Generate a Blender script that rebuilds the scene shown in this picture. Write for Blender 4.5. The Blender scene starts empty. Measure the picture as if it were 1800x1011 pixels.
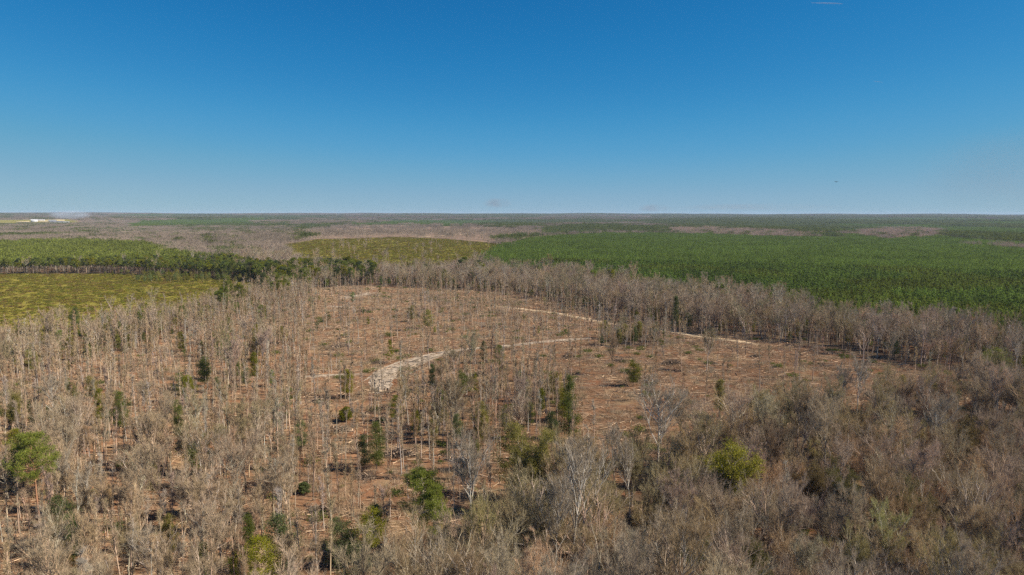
import bpy, math
import numpy as np
from mathutils import Matrix, Vector

R = np.random.default_rng
sc = bpy.context.scene
COL = sc.collection

# ------------------------------------------------------------------ camera
CAM_Z = 72.0
F = 1200.0                       # focal length in pixels of the 1800 px wide photograph
PITCH = math.radians(6.21)       # downwards
ROLL = math.radians(0.07)
cam_d = bpy.data.cameras.new("camera")
cam = bpy.data.objects.new("camera", cam_d)
COL.objects.link(cam)
sc.camera = cam
cam_d.sensor_width = 36.0
cam_d.lens = 36.0 * F / 1800.0
cam_d.clip_start = 1.0
cam_d.clip_end = 80000.0
cam.location = (0, 0, CAM_Z)
cam.rotation_euler = (Matrix.Rotation(math.pi / 2 - PITCH, 3, 'X') @ Matrix.Rotation(ROLL, 3, 'Z')).to_euler()
MW = np.array(cam.rotation_euler.to_matrix())

def project(x, y, z):
    p = np.stack([x, y, z - CAM_Z], -1) @ MW
    d = np.maximum(-p[..., 2], 1e-3)
    px = 900 + F * p[..., 0] / d
    py = 505.5 - F * p[..., 1] / d
    bad = -p[..., 2] < 5
    return np.where(bad, -9999, px), np.where(bad, 5000, py)

def sstep(a, b, v):
    t = np.clip((v - a) / (b - a), 0, 1)
    return t * t * (3 - 2 * t)

def terrain(x, y):
    r = np.hypot(x, y)
    z = 0.35 * np.sin(x / 23 + 1) * np.cos(y / 31) + 0.5 * np.sin(x / 61 + y / 47)
    t = sstep(900, 2600, r)
    z = z + t * (5 * np.sin(x / 410 + 1.0) * np.cos(y / 520 + .3) + 4 * np.sin((x + 1.4 * y) / 830 + 2))
    z = z + 17 * np.exp(-((x + 260) / 620) ** 2 - ((y - 1750) / 480) ** 2)
    t2 = sstep(2500, 6000, r)
    z = z + t2 * (7 * np.sin(x / 900 + 2.2) * np.sin(y / 1300 + .5) + 4 * np.sin(x / 370 - y / 640))
    a = np.arctan2(x, np.maximum(y, 1))
    z = z + sstep(4000, 15500, r) * (49 - 9 * sstep(-.1, .6, a)) + sstep(9000, 15000, r) * 2.5 * np.sin(a * 19)
    return z

def ground_at(px, py):
    """world point of the ground seen at a photo pixel"""
    d = MW @ np.array([(px - 900) / F, (505.5 - py) / F, -1.0])
    t = 20.0
    for _ in range(4000):
        p = d * t
        if CAM_Z + p[2] <= terrain(p[0], p[1]):
            break
        t *= 1.003
    return float(d[0] * t), float(d[1] * t)

# ------------------------------------------------------------------ land cover, outlined on the ground
def inpoly(px, py, poly):
    poly = np.array(poly, float)
    ins = np.zeros(px.shape, bool)
    j = len(poly) - 1
    for i in range(len(poly)):
        xi, yi = poly[i]; xj, yj = poly[j]
        c = ((yi > py) != (yj > py)) & (px < (xj - xi) * (py - yi) / ((yj - yi) or 1e-9) + xi)
        ins ^= c
        j = i
    return ins

REG = [
 ('field2', [(500, 430), (560, 421), (640, 419), (700, 417), (780, 420), (860, 427), (900, 432), (862, 452), (838, 470), (830, 482), (750, 485), (640, 487), (560, 483), (505, 470)]),
 ('yard', [(-40, 389), (12, 386.5), (60, 386.5), (128, 385.5), (134, 390), (124, 395.5), (20, 396.5), (-40, 397)]),
 ('lowerright', [(2900, 745), (2100, 735), (1800, 722), (1560, 724), (1350, 768), (1160, 832), (1010, 885), (860, 955), (760, 1020), (620, 1150), (420, 1280), (300, 1500), (200, 2600), (3900, 2600), (3900, 800)]),
 ('island', [(1052, 596), (1120, 588), (1200, 594), (1215, 604), (1150, 613), (1058, 610)]),
 ('centre', [(700, 716), (765, 702), (810, 676), (880, 665), (1010, 685), (1015, 750), (900, 800), (760, 785), (695, 750)]),
 ('leftclump', [(330, 600), (400, 585), (480, 600), (480, 660), (470, 720), (340, 700)]),
 ('belt', [(480, 497), (560, 494), (650, 487), (750, 484), (850, 484), (960, 494), (1100, 516), (1200, 530), (1300, 544), (1400, 564), (1450, 578), (1500, 588), (1600, 594), (1700, 612), (1800, 630), (2100, 660), (2900, 720),
           (2900, 735), (2100, 705), (1900, 680), (1780, 662), (1650, 650), (1560, 636), (1500, 620), (1400, 602), (1300, 594), (1180, 582), (1080, 560), (1000, 535), (900, 515), (760, 507), (640, 501), (560, 508), (480, 528)]),
 ('field', [(-900, 480), (0, 482), (200, 482), (400, 491), (480, 500), (440, 520), (330, 553), (150, 590), (0, 615), (-300, 650), (-900, 700)]),
 ('leftbelt', [(480, 499), (560, 507), (520, 530), (450, 552), (330, 590), (200, 625), (0, 668), (-300, 720), (-900, 800), (-900, 700), (-300, 650), (0, 612), (150, 588), (330, 552), (440, 519)]),
 ('pinestand', [(-900, 432), (0, 433), (240, 434), (290, 450), (400, 468), (500, 485), (482, 502), (400, 492), (300, 486.5), (200, 483), (0, 483), (-900, 481)]),
 ('mixpine', [(480, 486), (560, 484), (640, 478), (650, 498), (560, 500), (480, 505)]),
 ('plantation', [(825, 470), (850, 455), (900, 434), (960, 419), (1060, 414), (1200, 412), (1400, 420), (1600, 428), (1800, 443), (2300, 462), (2900, 480),
                 (2900, 720), (2100, 660), (1800, 630), (1700, 612), (1600, 594), (1500, 588), (1450, 578), (1400, 564), (1300, 544), (1200, 530), (1100, 516), (960, 494), (900, 487), (850, 480)]),
 ('barefar', [(510, 418), (560, 404), (650, 396), (800, 398), (930, 404), (965, 416), (900, 424), (860, 428), (780, 419), (700, 416), (560, 420)]),
 ('darkpine', [(960, 418), (955, 408), (1000, 400), (1080, 399), (1160, 404), (1180, 410), (1060, 413)]),
 ('greenfar', [(640, 391), (760, 388), (885, 390), (885, 397), (800, 398), (700, 396)]),
 ('greenfar', [(225, 396), (250, 390), (430, 384), (480, 384), (450, 396), (350, 400), (240, 402)]),
 ('pinkband', [(1180, 403), (1300, 405), (1410, 413), (1440, 422), (1300, 419), (1190, 414)]),
 ('pinkband', [(1490, 414), (1560, 404), (1640, 405), (1660, 417), (1560, 423)]),
 ('pinkband', [(1620, 431), (1800, 440), (2300, 455), (2300, 462), (1800, 446), (1600, 428)]),
 ('darkpinefar', [(1210, 383), (1300, 381), (1800, 386), (2900, 386), (2900, 480), (2300, 460), (1800, 443), (1600, 428), (1400, 420), (1400, 414), (1260, 405), (1200, 403), (1260, 392)]),
 ('cut', [(-900, 700), (-300, 720), (0, 668), (200, 625), (330, 590), (450, 552), (520, 530), (560, 508), (640, 501), (760, 507), (900, 515), (1000, 535), (1080, 560), (1180, 582), (1300, 594), (1400, 602), (1500, 620), (1560, 636), (1650, 650), (1780, 662), (1900, 680), (2100, 705), (2900, 735), (2900, 760), (200, 2600), (-3000, 2600), (-3000, 900)]),
]
RID = {}
for n_, _ in REG:
    RID.setdefault(n_, len(RID) + 1)

def region(px, py):
    out = np.zeros(px.shape, int)
    for n_, poly in REG:
        m = (out == 0) & inpoly(px, py, poly)
        out[m] = RID[n_]
    return out

def vnoise(x, y, s, seed=0):
    """smooth value noise 0..1 over the ground"""
    g = R(seed).random((97, 97))
    u, v = x / s + 1000, y / s + 1000
    i, j = np.floor(u).astype(int), np.floor(v).astype(int)
    a, b = u - i, v - j
    a = a * a * (3 - 2 * a); b = b * b * (3 - 2 * b)
    G = lambda p, q: g[p % 97, q % 97]
    return (G(i, j) * (1 - a) + G(i + 1, j) * a) * (1 - b) + (G(i, j + 1) * (1 - a) + G(i + 1, j + 1) * a) * b

# ------------------------------------------------------------------ materials
def new_mat(name):
    m = bpy.data.materials.new(name)
    m.use_nodes = True
    nt = m.node_tree
    for n in list(nt.nodes): nt.nodes.remove(n)
    return m, nt, nt.nodes.new('ShaderNodeOutputMaterial')

def tint_mat(name, attr, tint_default, transl=0.0, noise_scale=0.0, rough=0.9, var=(0.62, 1.3)):
    """albedo = per-tree tint x per-face variation (x a bark noise)"""
    m, nt, out = new_mat(name)
    N, L = nt.nodes.new, nt.links.new
    a = N('ShaderNodeAttribute'); a.attribute_type = 'INSTANCER'; a.attribute_name = attr
    v = N('ShaderNodeAttribute'); v.attribute_type = 'GEOMETRY'; v.attribute_name = 'tv'
    mr = N('ShaderNodeMapRange'); mr.inputs['To Min'].default_value = var[0]; mr.inputs['To Max'].default_value = var[1]
    L(v.outputs['Fac'], mr.inputs['Value'])
    mul = N('ShaderNodeVectorMath'); mul.operation = 'SCALE'
    L(a.outputs['Vector'], mul.inputs[0]); L(mr.outputs[0], mul.inputs['Scale'])
    col = mul.outputs[0]
    if noise_scale:
        tc = N('ShaderNodeTexCoord'); no = N('ShaderNodeTexNoise'); no.inputs['Scale'].default_value = noise_scale
        L(tc.outputs['Object'], no.inputs['Vector'])
        m2 = N('ShaderNodeMapRange'); m2.inputs['To Min'].default_value = .6; m2.inputs['To Max'].default_value = 1.4
        L(no.outputs['Fac'], m2.inputs['Value'])
        s2 = N('ShaderNodeVectorMath'); s2.operation = 'SCALE'
        L(col, s2.inputs[0]); L(m2.outputs[0], s2.inputs['Scale']); col = s2.outputs[0]
    d = N('ShaderNodeBsdfDiffuse'); d.inputs['Roughness'].default_value = 0.5
    L(col, d.inputs['Color'])
    if transl:
        t = N('ShaderNodeBsdfTranslucent'); L(col, t.inputs['Color'])
        mx = N('ShaderNodeMixShader'); mx.inputs[0].default_value = transl
        L(d.outputs[0], mx.inputs[1]); L(t.outputs[0], mx.inputs[2]); L(mx.outputs[0], out.inputs[0])
    else:
        L(d.outputs[0], out.inputs[0])
    return m

M_TWIG = tint_mat('twigs', 'tint', None, transl=0.15, var=(.80, 1.18))
M_LEAF = tint_mat('foliage', 'tint', None, transl=0.38, var=(0.55, 1.4))
M_BARK = tint_mat('bark', 'bark', None, noise_scale=1.3)
M_STICK = tint_mat('debris', 'bark', None, var=(0.3, 1.6))

def flat_mat(name, col, rough=.8, noise=0.0, scale=1.0):
    m, nt, out = new_mat(name)
    N, L = nt.nodes.new, nt.links.new
    b = N('ShaderNodeBsdfPrincipled'); b.inputs['Roughness'].default_value = rough
    b.inputs['Specular IOR Level'].default_value = .2
    if noise:
        tc = N('ShaderNodeTexCoord'); no = N('ShaderNodeTexNoise')
        no.inputs['Scale'].default_value = scale; no.inputs['Detail'].default_value = 6
        L(tc.outputs['Object'], no.inputs['Vector'])
        cr = N('ShaderNodeValToRGB'); L(no.outputs['Fac'], cr.inputs[0])
        c = np.array(col)
        cr.color_ramp.elements[0].position = .3; cr.color_ramp.elements[1].position = .7
        cr.color_ramp.elements[0].color = (*(c * (1 - noise)), 1); cr.color_ramp.elements[1].color = (*(c * (1 + noise * .6)), 1)
        L(cr.outputs[0], b.inputs['Base Color'])
    else:
        b.inputs['Base Color'].default_value = (*col, 1)
    L(b.outputs[0], out.inputs[0])
    return m

# ------------------------------------------------------------------ mesh collector
class MB:
    def __init__(s):
        s.v, s.f3, s.f4, s.n, s.t3, s.t4, s.m3, s.m4 = [], [], [], 0, [], [], [], []
    def tris(s, V, tv, mat=0):                       # V (n,3,3)
        n = len(V)
        if not n: return
        s.v.append(V.reshape(-1, 3)); s.f3.append(np.arange(3 * n).reshape(n, 3) + s.n); s.n += 3 * n
        s.t3.append(np.broadcast_to(tv, (n,)).astype(float)); s.m3.append(np.full(n, mat))
    def tubes(s, P, r, k=4, tv=.5, mat=0):           # P (n,m,3), r (n,m)
        n, m, _ = P.shape
        if not n: return
        T = np.gradient(P, axis=1)
        T /= np.linalg.norm(T, axis=2, keepdims=True) + 1e-9
        ref = np.where(np.abs(T[..., 2:3]) < .9, np.array([0, 0, 1.]), np.array([1., 0, 0]))
        U = np.cross(T, ref); U /= np.linalg.norm(U, axis=2, keepdims=True) + 1e-9
        W = np.cross(T, U)
        a = np.arange(k) * 2 * math.pi / k
        ring = U[:, :, None] * np.cos(a)[None, None, :, None] + W[:, :, None] * np.sin(a)[None, None, :, None]
        V = P[:, :, None] + ring * r[:, :, None, None]
        idx = np.arange(n * m * k).reshape(n, m, k) + s.n
        q = np.stack([idx[:, :-1], np.roll(idx, -1, 2)[:, :-1], np.roll(idx, -1, 2)[:, 1:], idx[:, 1:]], -1).reshape(-1, 4)
        s.v.append(V.reshape(-1, 3)); s.f4.append(q); s.n += n * m * k
        tv = np.broadcast_to(np.asarray(tv, float).reshape(-1, 1), (n, (m - 1) * k)) if np.ndim(tv) else np.full((n, (m - 1) * k), tv)
        s.t4.append(tv.reshape(-1)); s.m4.append(np.full(len(q), mat))
    def box(s, x0, x1, y0, y1, z0, z1, mat=0):
        V = np.array([(x, y, z) for z in (z0, z1) for y in (y0, y1) for x in (x0, x1)], float)
        q = np.array([(0, 2, 3, 1), (4, 5, 7, 6), (0, 1, 5, 4), (2, 6, 7, 3), (0, 4, 6, 2), (1, 3, 7, 5)]) + s.n
        s.v.append(V); s.f4.append(q); s.n += 8; s.t4.append(np.full(6, .5)); s.m4.append(np.full(6, mat))
    def quad(s, pts, mat=0):
        s.v.append(np.array(pts, float)); s.f4.append(np.array([[0, 1, 2, 3]]) + s.n); s.n += 4; s.t4.append(np.full(1, .5)); s.m4.append(np.full(1, mat))
    def mesh(s, name, mats):
        me = bpy.data.meshes.new(name)
        V = np.concatenate(s.v)
        f3 = np.concatenate(s.f3) if s.f3 else np.zeros((0, 3), int)
        f4 = np.concatenate(s.f4) if s.f4 else np.zeros((0, 4), int)
        me.vertices.add(len(V)); me.vertices.foreach_set('co', V.astype(np.float32).ravel())
        me.loops.add(f3.size + f4.size); me.loops.foreach_set('vertex_index', np.concatenate([f3.ravel(), f4.ravel()]).astype(np.int32))
        nf = len(f3) + len(f4)
        me.polygons.add(nf)
        ls = np.concatenate([np.arange(len(f3)) * 3, f3.size + np.arange(len(f4)) * 4])
        me.polygons.foreach_set('loop_start', ls.astype(np.int32))
        for m in mats: me.materials.append(m)
        me.polygons.foreach_set('material_index', np.concatenate(s.m3 + s.m4).astype(np.int32))
        at = me.attributes.new('tv', 'FLOAT', 'FACE')
        at.data.foreach_set('value', np.concatenate(s.t3 + s.t4).astype(np.float32))
        me.update(calc_edges=True)
        return me

def merge(a, b):
    """one collector holding a (slot 0) and b (slot 1)"""
    o = MB(); o.v = a.v + b.v; o.n = a.n + b.n
    o.f3 = a.f3 + [f + a.n for f in b.f3]; o.f4 = a.f4 + [f + a.n for f in b.f4]
    o.t3, o.t4 = a.t3 + b.t3, a.t4 + b.t4
    o.m3 = a.m3 + [m + 1 for m in b.m3]; o.m4 = a.m4 + [m + 1 for m in b.m4]
    return o

def unit(v):
    return v / (np.linalg.norm(v, axis=-1, keepdims=True) + 1e-9)

# ------------------------------------------------------------------ branching
def grow(rng, P0, D, L, m=4, up=0.25, wig=0.06):
    t = np.linspace(0, 1, m)[None, :, None]
    D = unit(D)
    P = P0[:, None] + D[:, None] * L[:, None, None] * t
    P = P + np.array([0, 0, 1.]) * (up * L)[:, None, None] * t * t
    w = rng.normal(0, 1, (len(P0), m, 3)) * (wig * L)[:, None, None]
    w[:, 0] = 0
    return P + w * t

def spawn(rng, P, L, per, t0, t1, a0, a1, ratio, upb=0.2, m=4, up=0.2, wig=.06):
    n, mm, _ = P.shape
    idx = np.repeat(np.arange(n), per)
    t = rng.uniform(t0, t1, len(idx)) ** .85
    s = t * (mm - 1); i = np.minimum(s.astype(int), mm - 2); f = (s - i)[:, None]
    p = P[idx, i] * (1 - f) + P[idx, i + 1] * f
    d = unit(P[idx, i + 1] - P[idx, i])
    q = unit(np.cross(d, rng.normal(0, 1, d.shape)))
    a = np.radians(rng.uniform(a0, a1, len(idx)))[:, None]
    D = d * np.cos(a) + q * np.sin(a) + np.array([0, 0, upb])
    Ln = L[idx] * ratio * (1.15 - .6 * t) * rng.uniform(.6, 1.3, len(idx))
    return grow(rng, p, D, Ln, m, up, wig), Ln

def taper(rng, P, r0, r1):
    m = P.shape[1]
    return np.asarray(r0).reshape(-1, 1) * (1 - np.linspace(0, 1, m)[None] ** .9 * (1 - r1))

def ribbons(rng, P, L, per, ln, w, spread=0.7, upb=.3):
    """thin pointed twigs along the given shoots"""
    n, mm, _ = P.shape
    idx = np.repeat(np.arange(n), per)
    t = rng.uniform(.1, 1, len(idx)); s = t * (mm - 1); i = np.minimum(s.astype(int), mm - 2); f = (s - i)[:, None]
    p = P[idx, i] * (1 - f) + P[idx, i + 1] * f
    d = unit(unit(P[idx, i + 1] - P[idx, i]) + rng.normal(0, spread, (len(idx), 3)) + np.array([0, 0, upb]))
    l = ln * rng.uniform(.5, 1.4, len(idx))[:, None]
    q = unit(np.cross(d, rng.normal(0, 1, d.shape))) * w * .5
    return np.stack([p - q, p + q, p + d * l], 1)

def bare_tree(seed, H, form, lod=0, leaves=0):
    """form 'wide' | 'tall' | 'slim'. Returns (trunk collector, crown collector)"""
    rng = R(seed)
    T, C = MB(), MB()
    th = {'wide': .50, 'tall': .90, 'slim': .94}[form] * H
    r0 = {'wide': .017, 'tall': .013, 'slim': .0095}[form] * H
    m = 7
    lean = rng.normal(0, .05, 2)
    tz = np.linspace(0, 1, m)
    tp = np.zeros((1, m, 3)); tp[0, :, 2] = tz * th
    tp[0, :, 0] = lean[0] * H * tz ** 1.5 + rng.normal(0, .008 * H, m) * tz; tp[0, :, 1] = lean[1] * H * tz ** 1.5 + rng.normal(0, .008 * H, m) * tz
    T.tubes(tp, taper(rng, tp, [r0], .45 if form == 'wide' else .15), 7 if lod == 0 else 4)
    Lt = np.array([th])
    if form == 'wide':
        nl = (15, 9)[lod]
        limbs, Ll = spawn(rng, tp, Lt, nl, .45, 1, 28, 70, .92, .35, 6, .14, .05)
        limbs2, Ll2 = grow(rng, tp[:, -1].repeat(3, 0), unit(np.stack([rng.normal(0, .45, 3), rng.normal(0, .45, 3), np.ones(3)], 1)), np.full(3, .45 * H), 6, .05, .04), np.full(3, .45 * H)
        limbs = np.concatenate([limbs, limbs2]); Ll = np.concatenate([Ll, Ll2])
        rl, ratio, lw = .30, .50, 1.0
    elif form == 'tall':
        nl = (18, 11)[lod]
        limbs, Ll = spawn(rng, tp, Lt, nl, .38, 1, 30, 55, .42, .3, 6, .34, .04)
        rl, ratio = .22, .50
    else:
        nl = (16, 9)[lod]
        limbs, Ll = spawn(rng, tp, Lt, nl + 6, .32, 1, 16, 42, .105, .35, 5, .32, .05)
        rl, ratio = .20, .55
    T.tubes(limbs, taper(rng, limbs, Ll * .0125 + .022, .3), 4 if lod == 0 else 3)
    n2 = {'wide': (8, 5), 'tall': (7, 4), 'slim': (3, 2)}[form][lod]
    br, Lb = spawn(rng, limbs, Ll, n2, .2, 1, 22, 50, ratio, .30, 4, .20, .05)
    (C if form == 'slim' else T).tubes(br, taper(rng, br, Lb * .011 + .020, .3), 3, tv=rng.uniform(.3, .8, len(br)))
    n3 = {'wide': (5, 3), 'tall': (5, 3), 'slim': (3, 2)}[form][lod]
    bl, Lbl = spawn(rng, br, Lb, n3, .15, 1, 20, 50, .55, .28, 3, .18, .05)
    q = unit(np.cross(bl[:, -1] - bl[:, 0], rng.normal(0, 1, (len(bl), 3)))) * (.026, .05)[lod]
    C.tris(np.stack([bl[:, 0] - q, bl[:, 0] + q, bl[:, -1]], 1), rng.uniform(.3, .9, len(bl)))
    n4 = {'wide': (13, 4), 'tall': (13, 4), 'slim': (5, 3)}[form][lod]
    tl = {'wide': .95, 'tall': .9, 'slim': .75}[form] * (1, 1.25)[lod]
    tw = ribbons(rng, bl, Lbl, n4, tl, (.027, .10)[lod], .50, .25)
    C.tris(tw, rng.random(len(tw)))
    tw = ribbons(rng, br, Lb, n4, tl, (.027, .10)[lod], .55, .30)
    C.tris(tw, rng.random(len(tw)))
    if leaves:
        lf = ribbons(rng, bl, Lbl, leaves * 2, .25, .17, 1.2, .1)
        lf = lf + rng.normal(0, .45, (len(lf), 1, 3))
        C.tris(lf, rng.random(len(lf)))
    return T, C

def tuft(rng, c, n, rad, ln, w, up=.7):
    """clumps of narrow needle sprays about the centres c"""
    idx = np.repeat(np.arange(len(c)), n)
    o = rng.normal(0, 1, (len(idx), 3)); o = unit(o) * rng.random((len(idx), 1)) ** .5
    p = c[idx] + o * np.asarray(rad).reshape(-1, 1)[idx if np.ndim(rad) else np.zeros(len(idx), int)] * np.array([1, 1, .6])
    d = unit(o + rng.normal(0, .5, o.shape) + np.array([0, 0, up]))
    l = ln * rng.uniform(.6, 1.3, len(idx))[:, None]
    q = unit(np.cross(d, rng.normal(0, 1, d.shape))) * w * .5
    return np.stack([p - q, p + q, p + d * l], 1), idx

def pine(seed, H, lod=0, base=.5, width=.20):
    """tall pine: bare orange-brown trunk, irregular layered crown of needle clumps"""
    rng = R(seed); T, C = MB(), MB()
    base -= (.12, .03)[lod]
    m = 7; tz = np.linspace(0, 1, m); tp = np.zeros((1, m, 3)); tp[0, :, 2] = tz * H * .97
    tp[0, :, :2] = np.cumsum(rng.normal(0, .010 * H, (m, 2)), 0) * tz[:, None]
    T.tubes(tp, taper(rng, tp, [H * .013], .2), 7 if lod == 0 else 4)
    nl = (58, 18)[lod]
    limbs, Ll = spawn(rng, tp, np.array([H]), nl, base, 1, 55, 88, .01, .05, 5, 0, 0)
    t = (limbs[:, 0, 2] / H - base) / (1 - base)
    prof = np.clip(np.sin(np.clip(t * .72 + .26, 0, 1) * math.pi), .22, 1) ** .8
    d = unit(limbs[:, -1] - limbs[:, 0]); d[:, 2] = np.abs(d[:, 2]) * .4 + .12
    Ll = width * H * prof * rng.uniform(.65, 1.25, nl)
    limbs = grow(rng, limbs[:, 0], d, Ll, 5, .18, .05)
    T.tubes(limbs, taper(rng, limbs, Ll * .018 + .02, .3), 3)
    sh, Ls = spawn(rng, limbs, Ll, (5, 3)[lod], .3, 1, 20, 60, .4, .2, 3, .1, .05)
    c = np.concatenate([sh[:, -1], limbs[:, -1], limbs[:, 3]])
    tr, idx = tuft(rng, c, (42, 14)[lod], (.80, .95)[lod], (.34, .8)[lod], (.11, .34)[lod])
    cl = rng.random(len(c))[idx]
    C.tris(tr, np.clip(cl * .6 + rng.random(len(tr)) * .4, 0, 1))
    return T, C

def young_pine(seed, H, lod=0):
    """plantation pine, foliage nearly to the ground, pointed top"""
    rng = R(seed); T, C = MB(), MB()
    tp = np.zeros((1, 3, 3)); tp[0, :, 2] = np.array([0, .5, 1]) * H
    T.tubes(tp, taper(rng, tp, [H * .011], .15), 4)
    n = (60, 26)[lod]
    t = rng.random(n) ** .8
    a = rng.random(n) * 2 * math.pi
    rr = (1 - t) ** .75 * .185 * H * rng.uniform(.5, 1.15, n)
    c = np.stack([np.cos(a) * rr, np.sin(a) * rr, (.14 + .84 * t) * H + rr * .25], 1)
    c = np.concatenate([c, [[0, 0, H * .97]]])
    tr, idx = tuft(rng, c, (9, 5)[lod], (.5, .65)[lod], (.55, .9)[lod], (.20, .42)[lod], 1.1)
    C.tris(tr, np.clip(rng.random(len(c))[idx] * .55 + rng.random(len(tr)) * .45, 0, 1))
    return T, C

def evergreen(seed, H, W, shape='oval', lod=0, lean=0):
    """broad-leaved or cedar-like evergreen: leaf clumps on short limbs, ragged outline"""
    rng = R(seed); T, C = MB(), MB()
    m = 5; tz = np.linspace(0, 1, m); tp = np.zeros((1, m, 3)); tp[0, :, 2] = tz * H * .95
    tp[0, :, :2] = np.cumsum(rng.normal(0, .02 * H, (m, 2)), 0) * tz[:, None]
    T.tubes(tp, taper(rng, tp, [H * .014], .2), 6)
    n = (85, 26)[lod]
    t = rng.random(n)
    if shape == 'cone': prof = (1 - t) ** .7
    elif shape == 'round': prof = np.sqrt(np.clip(1 - (2 * t - 1) ** 2, 0, 1))
    else: prof = np.sin(np.clip(t * .85 + .15, 0, 1) * math.pi) ** .6
    lo = {'cone': .12, 'round': .42, 'oval': .22}[shape]
    a = rng.random(n) * 2 * math.pi
    rr = W * .5 * prof * rng.uniform(.45, 1.12, n) * (1 + .25 * np.sin(a * 2 + seed))
    tips = np.stack([np.cos(a) * rr, np.sin(a) * rr, H * (lo + (1 - lo) * t)], 1)
    st = np.stack([np.zeros(n), np.zeros(n), np.clip(tips[:, 2] - rr * .5, H * .1, H)], 1)
    limbs = grow(rng, st, tips - st, np.linalg.norm(tips - st, axis=1), 4, 0, .04)
    T.tubes(limbs, np.tile([[.06, .05, .035, .015]], (n, 1)), 3)
    c = np.concatenate([tips, limbs[:, 2]])
    tr, idx = tuft(rng, c, (56, 12)[lod], 1.15 if H > 7 else .5, (.22, .55)[lod], (.135, .38)[lod], .4)
    C.tris(tr, np.clip(rng.random(len(c))[idx] * .6 + rng.random(len(tr)) * .4, 0, 1))
    return T, C

def brush_clump(seed, leaves=False):
    """low tangle of leftover stems, 1-2 m"""
    rng = R(seed); C = MB()
    n = 90
    p = np.stack([rng.normal(0, 1.1, n), rng.normal(0, 1.1, n), np.zeros(n)], 1)
    d = unit(np.stack([rng.normal(0, .5, n), rng.normal(0, .5, n), np.ones(n)], 1))
    l = rng.uniform(.5, 2.2, n)[:, None]; q = unit(np.cross(d, rng.normal(0, 1, d.shape))) * .035
    C.tris(np.stack([p - q, p + q, p + d * l], 1), rng.random(n))
    if leaves:
        c = p + d * l * .6
        tr, _ = tuft(rng, c, 4, .25, .3, .2)
        C.tris(tr, rng.random(len(tr)))
    return C

# far patches: many small trees of one stand on a square of ground
def patch(seed, kind, S, n):
    rng = R(seed); C = MB()
    k = max(1, int(round(math.sqrt(n))))
    gx, gy = np.meshgrid((np.arange(k) + .5) / k - .5, (np.arange(k) + .5) / k - .5)
    jit = .12 if kind == 'young' else .42
    x = (gx.ravel() + rng.uniform(-jit, jit, k * k) / k) * S; y = (gy.ravel() + rng.uniform(-jit, jit, k * k) / k) * S
    n = k * k; sp = S / k
    if kind == 'bare':
        H = rng.uniform(12, 19, n); nt = 46; fs = max(1., sp / 7)
        c = np.stack([x, y, H * .68], 1); idx = np.repeat(np.arange(n), nt)
        o = unit(rng.normal(0, 1, (len(idx), 3))) * rng.random((len(idx), 1)) ** .4
        p = c[idx] + o * np.stack([np.full(n, sp * .55), np.full(n, sp * .55), H * .32], 1)[idx]
        d = unit(o * .8 + rng.normal(0, .4, o.shape) + np.array([0, 0, .8]))
        l = rng.uniform(1.2, 3.2, len(idx))[:, None] * fs
        q = unit(np.cross(d, rng.normal(0, 1, d.shape))) * .19 * fs
    elif kind == 'tallpine':
        H = rng.uniform(14, 19, n); nt = 44; fs = max(1., sp / 6)
        c = np.stack([x, y, H * .76], 1); idx = np.repeat(np.arange(n), nt)
        o = unit(rng.normal(0, 1, (len(idx), 3))) * rng.random((len(idx), 1)) ** .35
        p = c[idx] + o * np.stack([np.full(n, sp * .46), np.full(n, sp * .46), H * .24], 1)[idx]
        d = unit(o + rng.normal(0, .5, o.shape) + np.array([0, 0, .5]))
        l = rng.uniform(.9, 1.8, len(idx))[:, None] * fs
        q = unit(np.cross(d, rng.normal(0, 1, d.shape))) * .48 * fs
    else:
        H = rng.uniform(7.5, 10.5, n); nt = 34; fs = max(1., sp / 3.6)
        idx = np.repeat(np.arange(n), nt); t = rng.random(len(idx)) ** .8; a = rng.random(len(idx)) * 6.283
        rr = (1 - t) ** .8 * sp * .44 * rng.uniform(.4, 1.1, len(idx))
        p = np.stack([x[idx] + np.cos(a) * rr, y[idx] + np.sin(a) * rr, H[idx] * (.15 + .82 * t)], 1)
        o = np.stack([np.cos(a), np.sin(a), np.full(len(a), 1.2)], 1)
        d = unit(o + rng.normal(0, .4, o.shape)); l = rng.uniform(.6, 1.2, len(idx))[:, None] * fs
        q = unit(np.cross(d, rng.normal(0, 1, d.shape))) * .32 * fs
    tvt = rng.random(n)[idx]
    C.tris(np.stack([p - q, p + q, p + d * l], 1), np.clip(tvt * .85 + rng.random(len(idx)) * .3, 0, 1))
    T = MB()
    if kind != 'young':
        tp = np.zeros((n, 2, 3)); tp[:, :, 0] = x[:, None]; tp[:, :, 1] = y[:, None]; tp[:, 1, 2] = H * .8
        T.tubes(tp, np.tile([[.2 * fs, .08 * fs]], (n, 1)), 3, tv=rng.random(n))
    else:
        T.tris(np.zeros((1, 3, 3)), .5)
    return T, C

# ------------------------------------------------------------------ prototypes
PROTO = {}
def add_proto(kind, T, C, leafm):
    L = PROTO.setdefault(kind, [])
    mt = T.mesh('trunk', [M_BARK]); mc = C.mesh('crown', [leafm])
    mj = merge(T, C).mesh(kind + '_stand', [M_BARK, leafm])
    L.append((mt, mc, mj))

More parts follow.
